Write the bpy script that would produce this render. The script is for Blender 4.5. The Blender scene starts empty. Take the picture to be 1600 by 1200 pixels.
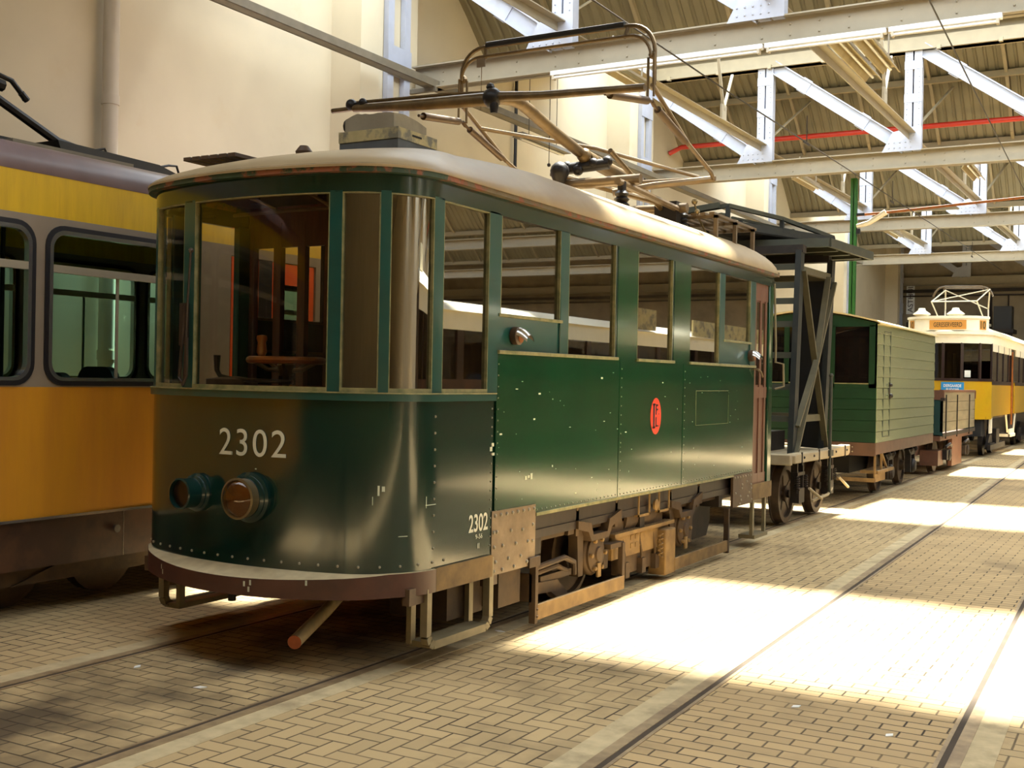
import bpy, math, random
from mathutils import Vector, Matrix
random.seed(7)
PI=math.pi
SC=bpy.context.scene
COL=SC.collection
# ------------------------------------------------------------------ materials
MATS={}
def new_mat(name):
    m=bpy.data.materials.new(name); m.use_nodes=True; m.node_tree.nodes.clear(); MATS[name]=m
    return m,m.node_tree.nodes,m.node_tree.links
def lin(r,g,b):
    f=lambda c:(c/255/12.92) if c/255<=.04045 else ((c/255+.055)/1.055)**2.4
    return (f(r),f(g),f(b),1)
def paint(name,rgb,rough=.5,metal=0.,coat=0.,var=.15,scale=6.,rgb2=None,amt=.5,lo=.45,hi=.65,scale2=3.,bump=0.,spec=.5,stretch=(1,1,1)):
    """principled surface: base colour, fine tone variation, an optional second colour in patches (wear, rust, dust), bump"""
    m,N,L=new_mat(name)
    out=N.new('ShaderNodeOutputMaterial'); b=N.new('ShaderNodeBsdfPrincipled'); L.new(b.outputs[0],out.inputs[0])
    b.inputs['Roughness'].default_value=rough; b.inputs['Metallic'].default_value=metal; b.inputs['Specular IOR Level'].default_value=spec
    if coat: b.inputs['Coat Weight'].default_value=coat; b.inputs['Coat Roughness'].default_value=.08
    g=N.new('ShaderNodeNewGeometry'); mp=N.new('ShaderNodeMapping'); mp.inputs['Scale'].default_value=stretch
    L.new(g.outputs['Position'],mp.inputs['Vector'])
    n=N.new('ShaderNodeTexNoise'); n.inputs['Scale'].default_value=scale; n.inputs['Detail'].default_value=5
    L.new(mp.outputs[0],n.inputs['Vector'])
    c=lin(*rgb); r=N.new('ShaderNodeValToRGB')
    r.color_ramp.elements[0].position=.3; r.color_ramp.elements[1].position=.7
    r.color_ramp.elements[0].color=tuple(v*(1-var) for v in c[:3])+(1,); r.color_ramp.elements[1].color=tuple(min(1,v*(1+var)) for v in c[:3])+(1,)
    L.new(n.outputs['Fac'],r.inputs['Fac']); col=r.outputs['Color']
    if rgb2:
        n2=N.new('ShaderNodeTexNoise'); n2.inputs['Scale'].default_value=scale2; n2.inputs['Detail'].default_value=6; n2.inputs['Roughness'].default_value=.65
        L.new(mp.outputs[0],n2.inputs['Vector'])
        mr=N.new('ShaderNodeMapRange'); mr.inputs[1].default_value=lo; mr.inputs[2].default_value=hi; mr.inputs[3].default_value=0; mr.inputs[4].default_value=amt
        L.new(n2.outputs['Fac'],mr.inputs[0])
        mx=N.new('ShaderNodeMix'); mx.data_type='RGBA'; L.new(mr.outputs[0],mx.inputs[0]); L.new(col,mx.inputs[6]); mx.inputs[7].default_value=lin(*rgb2)
        col=mx.outputs[2]
    L.new(col,b.inputs['Base Color'])
    if bump:
        bp=N.new('ShaderNodeBump'); bp.inputs['Strength'].default_value=bump; bp.inputs['Distance'].default_value=.01
        n3=N.new('ShaderNodeTexNoise'); n3.inputs['Scale'].default_value=scale*2.5; n3.inputs['Detail'].default_value=4
        L.new(mp.outputs[0],n3.inputs['Vector']); L.new(n3.outputs['Fac'],bp.inputs['Height']); L.new(bp.outputs[0],b.inputs['Normal'])
    return m
def glass(name,tint,ior=1.5,rough=.01,dirt=.0,dirtcol=(120,110,90),gl=(1,1,1,1)):
    m,N,L=new_mat(name)
    out=N.new('ShaderNodeOutputMaterial'); t=N.new('ShaderNodeBsdfTransparent'); t.inputs[0].default_value=lin(*tint)
    g=N.new('ShaderNodeBsdfGlossy'); g.inputs['Roughness'].default_value=rough; g.inputs['Color'].default_value=gl
    lw=N.new('ShaderNodeLayerWeight'); lw.inputs['Blend'].default_value=.5
    pw=N.new('ShaderNodeMath'); pw.operation='POWER'; pw.inputs[1].default_value=5; L.new(lw.outputs['Facing'],pw.inputs[0])
    F0=((ior-1)/(ior+1))**2; f=N.new('ShaderNodeMath'); f.operation='MULTIPLY_ADD'; f.inputs[1].default_value=1-F0; f.inputs[2].default_value=F0; L.new(pw.outputs[0],f.inputs[0])
    mx=N.new('ShaderNodeMixShader'); L.new(f.outputs[0],mx.inputs[0]); L.new(t.outputs[0],mx.inputs[1]); L.new(g.outputs[0],mx.inputs[2])
    last=mx.outputs[0]
    if dirt:
        d=N.new('ShaderNodeBsdfDiffuse'); d.inputs[0].default_value=lin(*dirtcol)
        ge=N.new('ShaderNodeNewGeometry'); n=N.new('ShaderNodeTexNoise'); n.inputs['Scale'].default_value=2.5; n.inputs['Detail'].default_value=6
        L.new(ge.outputs['Position'],n.inputs['Vector'])
        mr=N.new('ShaderNodeMapRange'); mr.inputs[1].default_value=.3; mr.inputs[2].default_value=.8; mr.inputs[3].default_value=dirt*.4; mr.inputs[4].default_value=dirt*1.5
        L.new(n.outputs['Fac'],mr.inputs[0])
        m2=N.new('ShaderNodeMixShader'); L.new(mr.outputs[0],m2.inputs[0]); L.new(last,m2.inputs[1]); L.new(d.outputs[0],m2.inputs[2]); last=m2.outputs[0]
    L.new(last,out.inputs[0]); return m
def floor_mat(name,bond,rgb=(190,164,120)):
    """concrete paving bricks: herringbone or running bond, joints, per-brick tone, oil and dirt stains"""
    m,N,L=new_mat(name)
    out=N.new('ShaderNodeOutputMaterial'); b=N.new('ShaderNodeBsdfPrincipled'); L.new(b.outputs[0],out.inputs[0]); b.inputs['Roughness'].default_value=.75
    b.inputs['Specular IOR Level'].default_value=.3
    g=N.new('ShaderNodeNewGeometry'); pos=g.outputs['Position']
    def M(op,a,c=None,d=None):
        n=N.new('ShaderNodeMath'); n.operation=op
        for i,v in enumerate((a,c,d)):
            if v is None: continue
            if isinstance(v,(int,float)): n.inputs[i].default_value=v
            else: L.new(v,n.inputs[i])
        return n.outputs[0]
    wob=N.new('ShaderNodeTexNoise'); wob.inputs['Scale'].default_value=3; L.new(pos,wob.inputs['Vector'])
    sp=N.new('ShaderNodeSeparateXYZ'); L.new(pos,sp.inputs[0])
    wo=M('MULTIPLY',M('SUBTRACT',wob.outputs['Fac'],.5),.12)
    if bond=='herring':
        x=M('ADD',M('DIVIDE',sp.outputs[0],.106),wo); y=M('ADD',M('DIVIDE',sp.outputs[1],.106),wo)
        i=M('FLOOR',x); j=M('FLOOR',y); fx=M('SUBTRACT',x,i); fy=M('SUBTRACT',y,j)
        k=M('FLOORED_MODULO',M('ADD',M('SUBTRACT',i,j),.5),4); k=M('FLOOR',k)
        k0=M('COMPARE',k,0,.1);k1=M('COMPARE',k,1,.1);k2=M('COMPARE',k,2,.1);k3=M('COMPARE',k,3,.1)
        dl=M('MULTIPLY_ADD',k1,9,fx); dr=M('MULTIPLY_ADD',k0,9,M('SUBTRACT',1,fx)); db=M('MULTIPLY_ADD',k2,9,fy); dt=M('MULTIPLY_ADD',k3,9,M('SUBTRACT',1,fy))
        d=M('MINIMUM',M('MINIMUM',dl,dr),M('MINIMUM',db,dt))
        bi=M('SUBTRACT',i,k1); bj=M('ADD',j,k3)
    else:
        y=M('ADD',M('DIVIDE',sp.outputs[1],.106),wo); j=M('FLOOR',y); fy=M('SUBTRACT',y,j)
        x=M('ADD',M('ADD',M('DIVIDE',sp.outputs[0],.212),M('MULTIPLY',M('FLOORED_MODULO',j,2),.5)),M('MULTIPLY',wo,.5)); i=M('FLOOR',x); fx=M('SUBTRACT',x,i)
        d=M('MINIMUM',M('MULTIPLY',M('MINIMUM',fx,M('SUBTRACT',1,fx)),2),M('MINIMUM',fy,M('SUBTRACT',1,fy)))
        bi=i;bj=j
    cb=N.new('ShaderNodeCombineXYZ'); L.new(bi,cb.inputs[0]); L.new(bj,cb.inputs[1])
    wn=N.new('ShaderNodeTexWhiteNoise'); wn.noise_dimensions='2D'; L.new(cb.outputs[0],wn.inputs[0])
    jr=N.new('ShaderNodeMapRange'); jr.interpolation_type='SMOOTHSTEP'; jr.inputs[1].default_value=.02; jr.inputs[2].default_value=.075; L.new(d,jr.inputs[0])
    base=lin(*rgb); br=N.new('ShaderNodeValToRGB'); br.color_ramp.elements[0].color=tuple(v*.91 for v in base[:3])+(1,); br.color_ramp.elements[1].color=tuple(v*1.06 for v in base[:3])+(1,)
    L.new(wn.outputs[0],br.inputs[0])
    def mixc(fac,a,c):
        n=N.new('ShaderNodeMix'); n.data_type='RGBA'
        for s,v in ((0,fac),(6,a),(7,c)):
            if hasattr(v,'links'): L.new(v,n.inputs[s])
            else: n.inputs[s].default_value=v
        return n.outputs[2]
    # mortar joints; dusty in places so that they vary
    nz=N.new('ShaderNodeTexNoise'); nz.inputs['Scale'].default_value=1.3; nz.inputs['Detail'].default_value=4; L.new(pos,nz.inputs['Vector'])
    js=M('MULTIPLY',M('SUBTRACT',1,jr.outputs[0]),M('MULTIPLY_ADD',nz.outputs['Fac'],1.5,.05))
    js.node.use_clamp=True
    c=mixc(js,br.outputs[0],lin(52,40,28))
    # oil / dirt stains
    st=N.new('ShaderNodeTexNoise'); st.inputs['Scale'].default_value=.55; st.inputs['Detail'].default_value=7; st.inputs['Roughness'].default_value=.62; L.new(pos,st.inputs['Vector'])
    sr=N.new('ShaderNodeMapRange'); sr.inputs[1].default_value=.54; sr.inputs[2].default_value=.74; sr.inputs[4].default_value=.72; L.new(st.outputs['Fac'],sr.inputs[0])
    c=mixc(sr.outputs[0],c,lin(70,56,42))
    s2=N.new('ShaderNodeTexNoise'); s2.inputs['Scale'].default_value=2.1; s2.inputs['Detail'].default_value=5; L.new(pos,s2.inputs['Vector'])
    s3=N.new('ShaderNodeMapRange'); s3.inputs[1].default_value=.58; s3.inputs[2].default_value=.75; s3.inputs[4].default_value=.35; L.new(s2.outputs['Fac'],s3.inputs[0])
    c=mixc(s3.outputs[0],c,lin(120,100,72))
    if bond=='track':   # drip oil along the middle of the used track
        dx=M('ABSOLUTE',M('ADD',sp.outputs[0],4.93)); og=N.new('ShaderNodeMapRange'); og.inputs[1].default_value=.25; og.inputs[2].default_value=1.2; og.inputs[3].default_value=1; og.inputs[4].default_value=.0; L.new(dx,og.inputs[0])
        on=N.new('ShaderNodeTexNoise'); on.inputs['Scale'].default_value=1.7; on.inputs['Detail'].default_value=5; L.new(pos,on.inputs['Vector'])
        o2=N.new('ShaderNodeMapRange'); o2.inputs[1].default_value=.40; o2.inputs[2].default_value=.62; o2.inputs[4].default_value=.85; L.new(on.outputs['Fac'],o2.inputs[0])
        c=mixc(M('MULTIPLY',og.outputs[0],o2.outputs[0]),c,lin(58,47,36))
    L.new(c,b.inputs['Base Color'])
    bp=N.new('ShaderNodeBump'); bp.inputs['Strength'].default_value=.5; bp.inputs['Distance'].default_value=.006
    L.new(M('ADD',jr.outputs[0],M('MULTIPLY',wn.outputs[0],.5)),bp.inputs['Height']); L.new(bp.outputs[0],b.inputs['Normal'])
    return m

floor_mat('paving','herring'); floor_mat('paving_track','track'); floor_mat('paving_bond','bond',(186,158,114))
paint('rail_steel',(166,142,106),.5,.2,var=.2,scale=14,rgb2=(96,72,52),amt=.5)
paint('groove',(70,57,43),.9)
paint('concrete',(194,174,134),.85,var=.15,scale=9,rgb2=(130,112,84),amt=.6,lo=.5,hi=.7)
paint('plaster',(200,188,162),.9,var=.05,scale=1.2,rgb2=(186,162,120),amt=.35,lo=.58,hi=.75,scale2=.9,bump=.05)
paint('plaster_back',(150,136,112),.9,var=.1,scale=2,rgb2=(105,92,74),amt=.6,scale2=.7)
paint('steel_paint',(172,176,190),.45,var=.05,scale=5,rgb2=(150,140,120),amt=.25,lo=.6,hi=.75)
paint('steel_paint_shaded',(148,138,118),.5,var=.05)  # truss paint darkened: the weaker light on the chords put into the colour
paint('steel_purlin',(150,138,112),.55,var=.06)
paint('sheet',(122,115,92),.6,var=.12,scale=4,rgb2=(96,84,62),amt=.4,lo=.5,hi=.75,scale2=2,stretch=(1,.25,.25))
paint('grey_pipe',(186,176,158),.5,var=.04)
paint('red_pipe',(190,48,28),.35,var=.05)
paint('galv',(120,112,96),.5,.3,var=.12)
paint('white_enamel',(230,232,236),.3,var=.02)
paint('tube_white',(236,236,232),.2,var=.01)
paint('gold_reflector',(158,140,96),.4,.3,var=.15)
paint('black',(16,15,15),.45,var=.2)
paint('black_matt',(10,9,8),.8,var=.2)
paint('wire',(52,44,36),.5,.4)
paint('hero_green',(16,60,38),.13,coat=.5,var=.18,scale=2.5,rgb2=(40,56,28),amt=.25,lo=.5,hi=.75,scale2=2.2,stretch=(1,1,.45))
paint('hero_dark',(8,42,37),.16,coat=.6,var=.15,scale=3,rgb2=(22,44,22),amt=.4,scale2=1.5)
paint('hero_post',(18,66,62),.28,coat=.35,var=.12,scale=5,rgb2=(44,70,52),amt=.3)
paint('hero_gutter',(92,80,58),.6,var=.2,scale=12,rgb2=(126,66,44),amt=.85,lo=.52,hi=.6,scale2=7,bump=.2)
paint('hero_gutter_green',(40,60,42),.5,var=.2,scale=12,rgb2=(134,78,54),amt=.9,lo=.5,hi=.56,scale2=6,bump=.2)
paint('hero_roof',(152,132,98),.42,var=.1,scale=3,rgb2=(142,116,82),amt=.5,scale2=2.4,bump=.06)
paint('hero_edge',(132,126,88),.5,var=.2,scale=20,rgb2=(70,84,50),amt=.6,scale2=9)
paint('rust_brown',(84,62,42),.55,var=.2,scale=6,rgb2=(58,40,32),amt=.6,scale2=5,bump=.1)
paint('bumper_brown',(80,48,38),.4,var=.15,scale=6,rgb2=(60,38,32),amt=.5,scale2=5)
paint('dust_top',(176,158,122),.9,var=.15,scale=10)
paint('dusty_frame',(70,51,28),.75,var=.25,scale=7,rgb2=(48,35,26),amt=.7,scale2=4,bump=.2)
paint('dusty_light',(122,96,56),.75,var=.18,scale=8,rgb2=(84,62,40),amt=.5,scale2=6)
paint('plate_grey',(128,110,88),.5,.25,var=.18,scale=7,rgb2=(96,76,56),amt=.6,scale2=4,bump=.1)
paint('step_grey',(128,116,88),.5,.2,var=.15,scale=9)
paint('rivet',(150,140,118),.5,0.,var=.1)
paint('wheel_iron',(70,56,44),.6,.3,var=.2,scale=8,rgb2=(110,86,60),amt=.5)
paint('dark_iron',(34,28,24),.6,.3,var=.25,scale=6,rgb2=(66,50,36),amt=.5)
paint('lamp_teal',(12,40,36),.25,coat=.4,var=.1)
paint('brass_dull',(128,112,80),.35,.7,var=.12)
paint('lens_dark',(22,6,5),.3,coat=.1,var=.1)
paint('reflector',(166,140,104),.25,.6,var=.2,scale=20)
paint('digit',(202,200,182),.6,var=.05,scale=30)
paint('scratch',(196,200,176),.7,var=.1)
paint('logo_red',(226,58,36),.4,var=.03)
paint('logo_black',(24,20,40),.4)
paint('wood_brown',(96,52,30),.35,coat=.3,var=.25,scale=6,stretch=(6,6,.6))
paint('wood_door',(104,66,48),.45,var=.2,scale=5,rgb2=(86,54,40),amt=.5,stretch=(5,5,.5))
paint('wood_dark',(34,22,16),.5,var=.25,scale=6,stretch=(4,4,.6))
paint('wood_wheel',(150,88,40),.3,coat=.4,var=.2,scale=12)
paint('handle_iron',(66,54,46),.4,.5)
paint('pole_wood',(206,186,144),.6,var=.1,scale=15)
paint('pole_end',(176,98,62),.7,var=.1,scale=20)
paint('cloth_grey',(150,142,124),.85,var=.2,scale=8,rgb2=(110,104,90),amt=.5,scale2=4,bump=.3)
paint('vent_cream',(186,172,126),.6,var=.15,scale=10,rgb2=(88,92,92),amt=.8,lo=.5,hi=.6,scale2=5)
paint('vent_slate',(84,88,92),.6,var=.15,scale=9)
paint('panto_tube',(104,84,52),.4,.4,var=.25,scale=9,rgb2=(60,46,30),amt=.6)
paint('panto_light',(116,98,74),.35,.4,var=.15,scale=9)
paint('panto_dark',(26,20,17),.45,.3,var=.2)
paint('spring',(84,66,46),.45,.5,var=.15)
paint('yt_orange',(208,144,36),.4,coat=.2,var=.08,scale=1.5,rgb2=(180,112,46),amt=.6,lo=.4,hi=.7,scale2=1.3,stretch=(1,2.2,.35))
paint('yt_yellow',(214,174,24),.4,coat=.2,var=.06,scale=3,rgb2=(184,142,24),amt=.4,scale2=2.5,stretch=(1,5,.6))
paint('yt_grey',(138,124,108),.5,var=.06)
paint('yt_roof',(116,98,100),.35,var=.1,scale=4)
paint('yt_skirt',(58,34,24),.42,var=.25,scale=4,rgb2=(96,62,40),amt=.55,scale2=2)
paint('yt_red',(232,92,36),.4,var=.05)
paint('rubber',(24,20,24),.5,var=.1)
paint('chrome',(206,206,204),.2,.9,var=.04)
paint('alu',(196,186,166),.35,.5,var=.05)
paint('seat_black',(20,16,18),.5,var=.1)
paint('tow_dark',(15,21,20),.6,var=.2,scale=5,rgb2=(40,40,32),amt=.6,scale2=4,bump=.1)
paint('tow_olive',(56,56,42),.65,var=.2,scale=6,rgb2=(48,54,46),amt=.6,scale2=4)
paint('tow_batten',(82,76,54),.65,var=.15,scale=7,rgb2=(92,84,60),amt=.5)
paint('deck_wood',(168,152,120),.8,var=.15,scale=6,rgb2=(128,108,80),amt=.5,stretch=(3,.6,3))
paint('van_end',(15,50,25),.4,var=.15,scale=4)
paint('van_green_sheen',(138,148,112),.22,coat=1.,var=.12,scale=4,rgb2=(130,140,96),amt=.5,scale2=2,stretch=(1,.4,1.5))  # boarded side paled towards grey, its reflected light put into the green
paint('van_roof',(206,188,140),.6,var=.1)
paint('van_brown',(86,60,44),.55,var=.2,scale=6)
paint('digit_yellow',(170,140,44),.5)
paint('signal_red',(232,48,26),.4)
paint('gondola_wood',(124,116,92),.5,var=.18,scale=5,rgb2=(146,122,98),amt=.4,stretch=(1,.4,2))
paint('gondola_teal',(18,54,50),.5,var=.12)
paint('gondola_brown',(100,64,44),.55,var=.2)
paint('ot_yellow',(196,156,22),.3,coat=.4,var=.1,scale=3,rgb2=(182,130,20),amt=.4)
paint('ot_cream',(248,240,214),.45,var=.04)
paint('ot_orange',(216,152,66),.5,var=.04)
paint('ot_text',(92,74,36),.6)
paint('ot_dark',(38,18,16),.35,coat=.3,var=.2)
paint('sign_blue',(46,144,206),.4,var=.03)
paint('sign_white',(236,240,240),.5)
paint('pole_green',(48,112,44),.4,var=.1)
paint('paper',(236,234,228),.8)
paint('shelf_dark',(40,30,24),.7,var=.3)
glass('hero_glass',(104,92,74),3.0,.015,.04,(120,100,70))
glass('hero_glass_front',(240,236,226),1.4,.012,.006,(120,100,70))
glass('clear_glass',(242,238,230),1.25,.012,.004)
glass('yt_glass',(206,240,230),1.25)
glass('van_glass',(150,140,132),1.5,.02,.10,(70,62,58))
glass('ot_glass',(150,140,120),1.5)
glass('lamp_glass',(228,214,190),1.5)
glass('sky_glass',(236,240,240),1.3)
# ------------------------------------------------------------------ mesh builder
def V(*a): return Vector(a)
def frame(d,up=(0,0,1)):
    d=Vector(d).normalized(); u=Vector(up)
    if abs(d.dot(u))>.98: u=Vector((0,1,0))
    r=d.cross(u).normalized(); return r,r.cross(d).normalized(),d
class MB:
    def __init__(s): s.v=[];s.f=[];s.m=[];s.sm=[]
    def add(s,vs,fs,mat=0,smooth=False):
        o=len(s.v); s.v+= [tuple(v) for v in vs]
        for f in fs: s.f.append(tuple(i+o for i in f)); s.m.append(mat); s.sm.append(smooth)
        return s
    def box(s,a,b,mat=0):
        x0,y0,z0=(min(p,q) for p,q in zip(a,b)); x1,y1,z1=(max(p,q) for p,q in zip(a,b))
        return s.add([(x0,y0,z0),(x1,y0,z0),(x1,y1,z0),(x0,y1,z0),(x0,y0,z1),(x1,y0,z1),(x1,y1,z1),(x0,y1,z1)],
            [(0,3,2,1),(4,5,6,7),(0,1,5,4),(1,2,6,5),(2,3,7,6),(3,0,4,7)],mat)
    def bar(s,p,q,w,h=None,up=(0,0,1),mat=0):
        h=w if h is None else h; p=Vector(p);q=Vector(q); r,u,d=frame(q-p,up)
        vs=[c+r*a*w/2+u*b*h/2 for c in (p,q) for a,b in ((-1,-1),(1,-1),(1,1),(-1,1))]
        return s.add(vs,[(0,1,2,3),(7,6,5,4),(0,4,5,1),(1,5,6,2),(2,6,7,3),(3,7,4,0)],mat)
    def tube(s,path,r,n=8,mat=0,cap=True):
        P=[Vector(p) for p in path]; R=r if isinstance(r,(list,tuple)) else [r]*len(P)
        rings=[];r0=None
        for i,p in enumerate(P):
            d=(P[min(i+1,len(P)-1)]-P[max(i-1,0)])
            a,u,d=frame(d)
            if r0 is not None:
                a=(r0-d*r0.dot(d)).normalized(); u=a.cross(d)
            r0=a
            rings.append([p+(a*math.cos(2*PI*k/n)+u*math.sin(2*PI*k/n))*R[i] for k in range(n)])
        vs=[v for g in rings for v in g]; fs=[]
        for i in range(len(P)-1):
            for k in range(n): fs.append((i*n+k,i*n+(k+1)%n,(i+1)*n+(k+1)%n,(i+1)*n+k))
        s.add(vs,fs,mat,True)
        if cap:
            s.add(rings[0],[tuple(range(n))[::-1]],mat); s.add(rings[-1],[tuple(range(n))],mat)
        return s
    def lathe(s,prof,o,ax=(0,0,1),n=20,mat=0,smooth=True):
        """prof = [(radius, distance along axis)]"""
        r,u,d=frame(ax); o=Vector(o); vs=[];fs=[]
        for R,z in prof:
            for k in range(n): vs.append(o+d*z+(r*math.cos(2*PI*k/n)+u*math.sin(2*PI*k/n))*max(R,1e-4))
        for i in range(len(prof)-1):
            for k in range(n): fs.append((i*n+k,i*n+(k+1)%n,(i+1)*n+(k+1)%n,(i+1)*n+k))
        fs.append(tuple(range(n))[::-1]); fs.append(tuple((len(prof)-1)*n+k for k in range(n)))
        return s.add(vs,fs,mat,smooth)
    def cyl(s,p,q,r,n=16,mat=0):
        p=Vector(p);q=Vector(q); d=q-p; r_,u,dd=frame(d)
        A=[p+(r_*math.cos(2*PI*k/n)+u*math.sin(2*PI*k/n))*r for k in range(n)]; B=[a+d for a in A]
        s.add(A+B,[(k,(k+1)%n,n+(k+1)%n,n+k) for k in range(n)],mat,True)
        s.add(A,[tuple(range(n))[::-1]],mat); s.add(B,[tuple(range(n))],mat); return s
    def ring(s,o,ax,R,r,n=28,m=8,mat=0):
        a,u,d=frame(ax);o=Vector(o);vs=[];fs=[]
        for i in range(n):
            c=a*math.cos(2*PI*i/n)+u*math.sin(2*PI*i/n)
            for k in range(m): vs.append(o+c*(R+r*math.cos(2*PI*k/m))+d*r*math.sin(2*PI*k/m))
        for i in range(n):
            for k in range(m): fs.append((i*m+k,((i+1)%n)*m+k,((i+1)%n)*m+(k+1)%m,i*m+(k+1)%m))
        return s.add(vs,fs,mat,True)
    def sphere(s,c,r,n=14,mat=0,sc=(1,1,1)):
        c=Vector(c);vs=[];fs=[];h=n//2
        for i in range(h+1):
            t=PI*i/h
            for k in range(n): vs.append(c+Vector((r*sc[0]*math.sin(t)*math.cos(2*PI*k/n),r*sc[1]*math.sin(t)*math.sin(2*PI*k/n),r*sc[2]*math.cos(t))))
        for i in range(h):
            for k in range(n): fs.append((i*n+k,(i+1)*n+k,(i+1)*n+(k+1)%n,i*n+(k+1)%n))
        return s.add(vs,fs,mat,True)
    def prism(s,poly,axis,a,b,mat=0):
        """poly 2-D extruded along axis; axis x: (y,z), y: (x,z), z: (x,y)"""
        f={'x':lambda p,t:(t,p[0],p[1]),'y':lambda p,t:(p[0],t,p[1]),'z':lambda p,t:(p[0],p[1],t)}[axis]
        n=len(poly); vs=[f(p,a) for p in poly]+[f(p,b) for p in poly]
        return s.add(vs,[tuple(range(n)),tuple(range(n,2*n))[::-1]]+[(k,n+k,n+(k+1)%n,(k+1)%n) for k in range(n)],mat)
    def strip(s,pts,z0,z1,o0,o1,mat=0,smooth=False,closed=False):
        """wall that follows the plan polyline pts, between offsets o0 and o1 (positive = to the right of travel)"""
        n=len(pts); A=[];B=[]
        for i in range(n):
            p=Vector(pts[i][:2]); a=Vector(pts[(i-1)%n if closed else max(i-1,0)][:2]); b=Vector(pts[(i+1)%n if closed else min(i+1,n-1)][:2])
            d1=(p-a).normalized() if (p-a).length>1e-9 else None; d2=(b-p).normalized() if (b-p).length>1e-9 else None
            d1=d1 or d2; d2=d2 or d1
            n1=Vector((d1.y,-d1.x)); n2=Vector((d2.y,-d2.x)); nn=(n1+n2).normalized(); k=1/max(.5,nn.dot(n1))
            f=lambda o:(o(i) if callable(o) else o)
            A.append(p+nn*k*f(o0)); B.append(p+nn*k*f(o1))
        vs=[(p.x,p.y,z) for z in (z0,z1) for p in A]+[(p.x,p.y,z) for z in (z0,z1) for p in B]; fs=[]; sm=[]
        rng=range(n if closed else n-1)
        fo=[(i,(i+1)%n,n+(i+1)%n,n+i) for i in rng]; fi=[(2*n+i,3*n+i,3*n+(i+1)%n,2*n+(i+1)%n) for i in rng]
        ft=[(n+i,n+(i+1)%n,3*n+(i+1)%n,3*n+i) for i in rng]; fb=[(i,2*n+i,2*n+(i+1)%n,(i+1)%n) for i in rng]
        s.add(vs,fo+fi,mat,smooth); s.add(vs,ft+fb+([] if closed else [(0,n,3*n,2*n),(n-1,2*n-1,4*n-1,3*n-1)][0:2]),mat); return s
    def build(s,name,mats,parent=None,bevel=0.,**kw):
        me=bpy.data.meshes.new(name); me.from_pydata(s.v,[],s.f); me.update()
        for m in (mats if isinstance(mats,(list,tuple)) else [mats]): me.materials.append(MATS[m])
        me.polygons.foreach_set('material_index',s.m); me.polygons.foreach_set('use_smooth',s.sm)
        import bmesh
        bm=bmesh.new(); bm.from_mesh(me); bmesh.ops.remove_doubles(bm,verts=bm.verts,dist=1e-5); bmesh.ops.recalc_face_normals(bm,faces=bm.faces); bm.to_mesh(me); bm.free(); me.set_sharp_from_angle(angle=math.radians(38))
        o=bpy.data.objects.new(name,me); COL.objects.link(o)
        if bevel:
            b=o.modifiers.new('edge','BEVEL'); b.width=bevel; b.segments=2; b.limit_method='ANGLE'; b.angle_limit=math.radians(50)
        place(o,parent,kw); return o
def place(o,parent,kw):
    if parent is not None:
        o.parent=parent
        if parent.parent is None: o.location=-parent.location
    for k,v in kw.items(): o[k]=v
def thing(name,label,cat,loc,group=None):
    o=bpy.data.objects.new(name,None); COL.objects.link(o); o.location=loc; o.empty_display_size=.3
    o['label']=label; o['category']=cat
    if group: o['group']=group
    return o
def struct(mb,name,mats,**kw):
    return mb.build(name,mats,None,kind='structure',**kw)
def lone(mb,name,mats,label,cat,group=None,**kw):
    o=mb.build(name,mats,None,**kw); o['label']=label; o['category']=cat
    if group: o['group']=group
    return o
def text_obj(name,body,size,mat,M4,parent,ext=.002,bold=0.,sx=1.,fit=None,warp=None,space=1.):
    cu=bpy.data.curves.new('t','FONT'); cu.body=body; cu.size=size; cu.align_x='CENTER'; cu.align_y='CENTER'; cu.extrude=ext; cu.offset=bold; cu.space_character=space
    t=bpy.data.objects.new('t',cu); COL.objects.link(t); bpy.context.view_layer.update()
    me=bpy.data.meshes.new_from_object(t.evaluated_get(bpy.context.evaluated_depsgraph_get()))
    bpy.data.objects.remove(t); bpy.data.curves.remove(cu)
    if fit:
        xs=[v.co.x for v in me.vertices]; ys=[v.co.y for v in me.vertices]
        cx,cy=(min(xs)+max(xs))/2,(min(ys)+max(ys))/2; kx=fit[0]/(max(xs)-min(xs)); ky=fit[1]/(max(ys)-min(ys))
        for v in me.vertices: v.co.x=(v.co.x-cx)*kx; v.co.y=(v.co.y-cy)*ky
    me.transform(M4)
    if warp:
        for v in me.vertices: v.co=warp(v.co)
    me.name=name; me.materials.clear(); me.materials.append(MATS[mat])
    o=bpy.data.objects.new(name,me); COL.objects.link(o); place(o,parent,{}); return o
def face_px(x,y,z):   # text plane facing +X (reads along +Y when seen from the right)
    return Matrix(((0,0,1,x),(1,0,0,y),(0,1,0,z),(0,0,0,1)))
def face_my(x,y,z):   # text plane facing -Y
    return Matrix(((1,0,0,x),(0,0,-1,y),(0,1,0,z),(0,0,0,1)))
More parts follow.
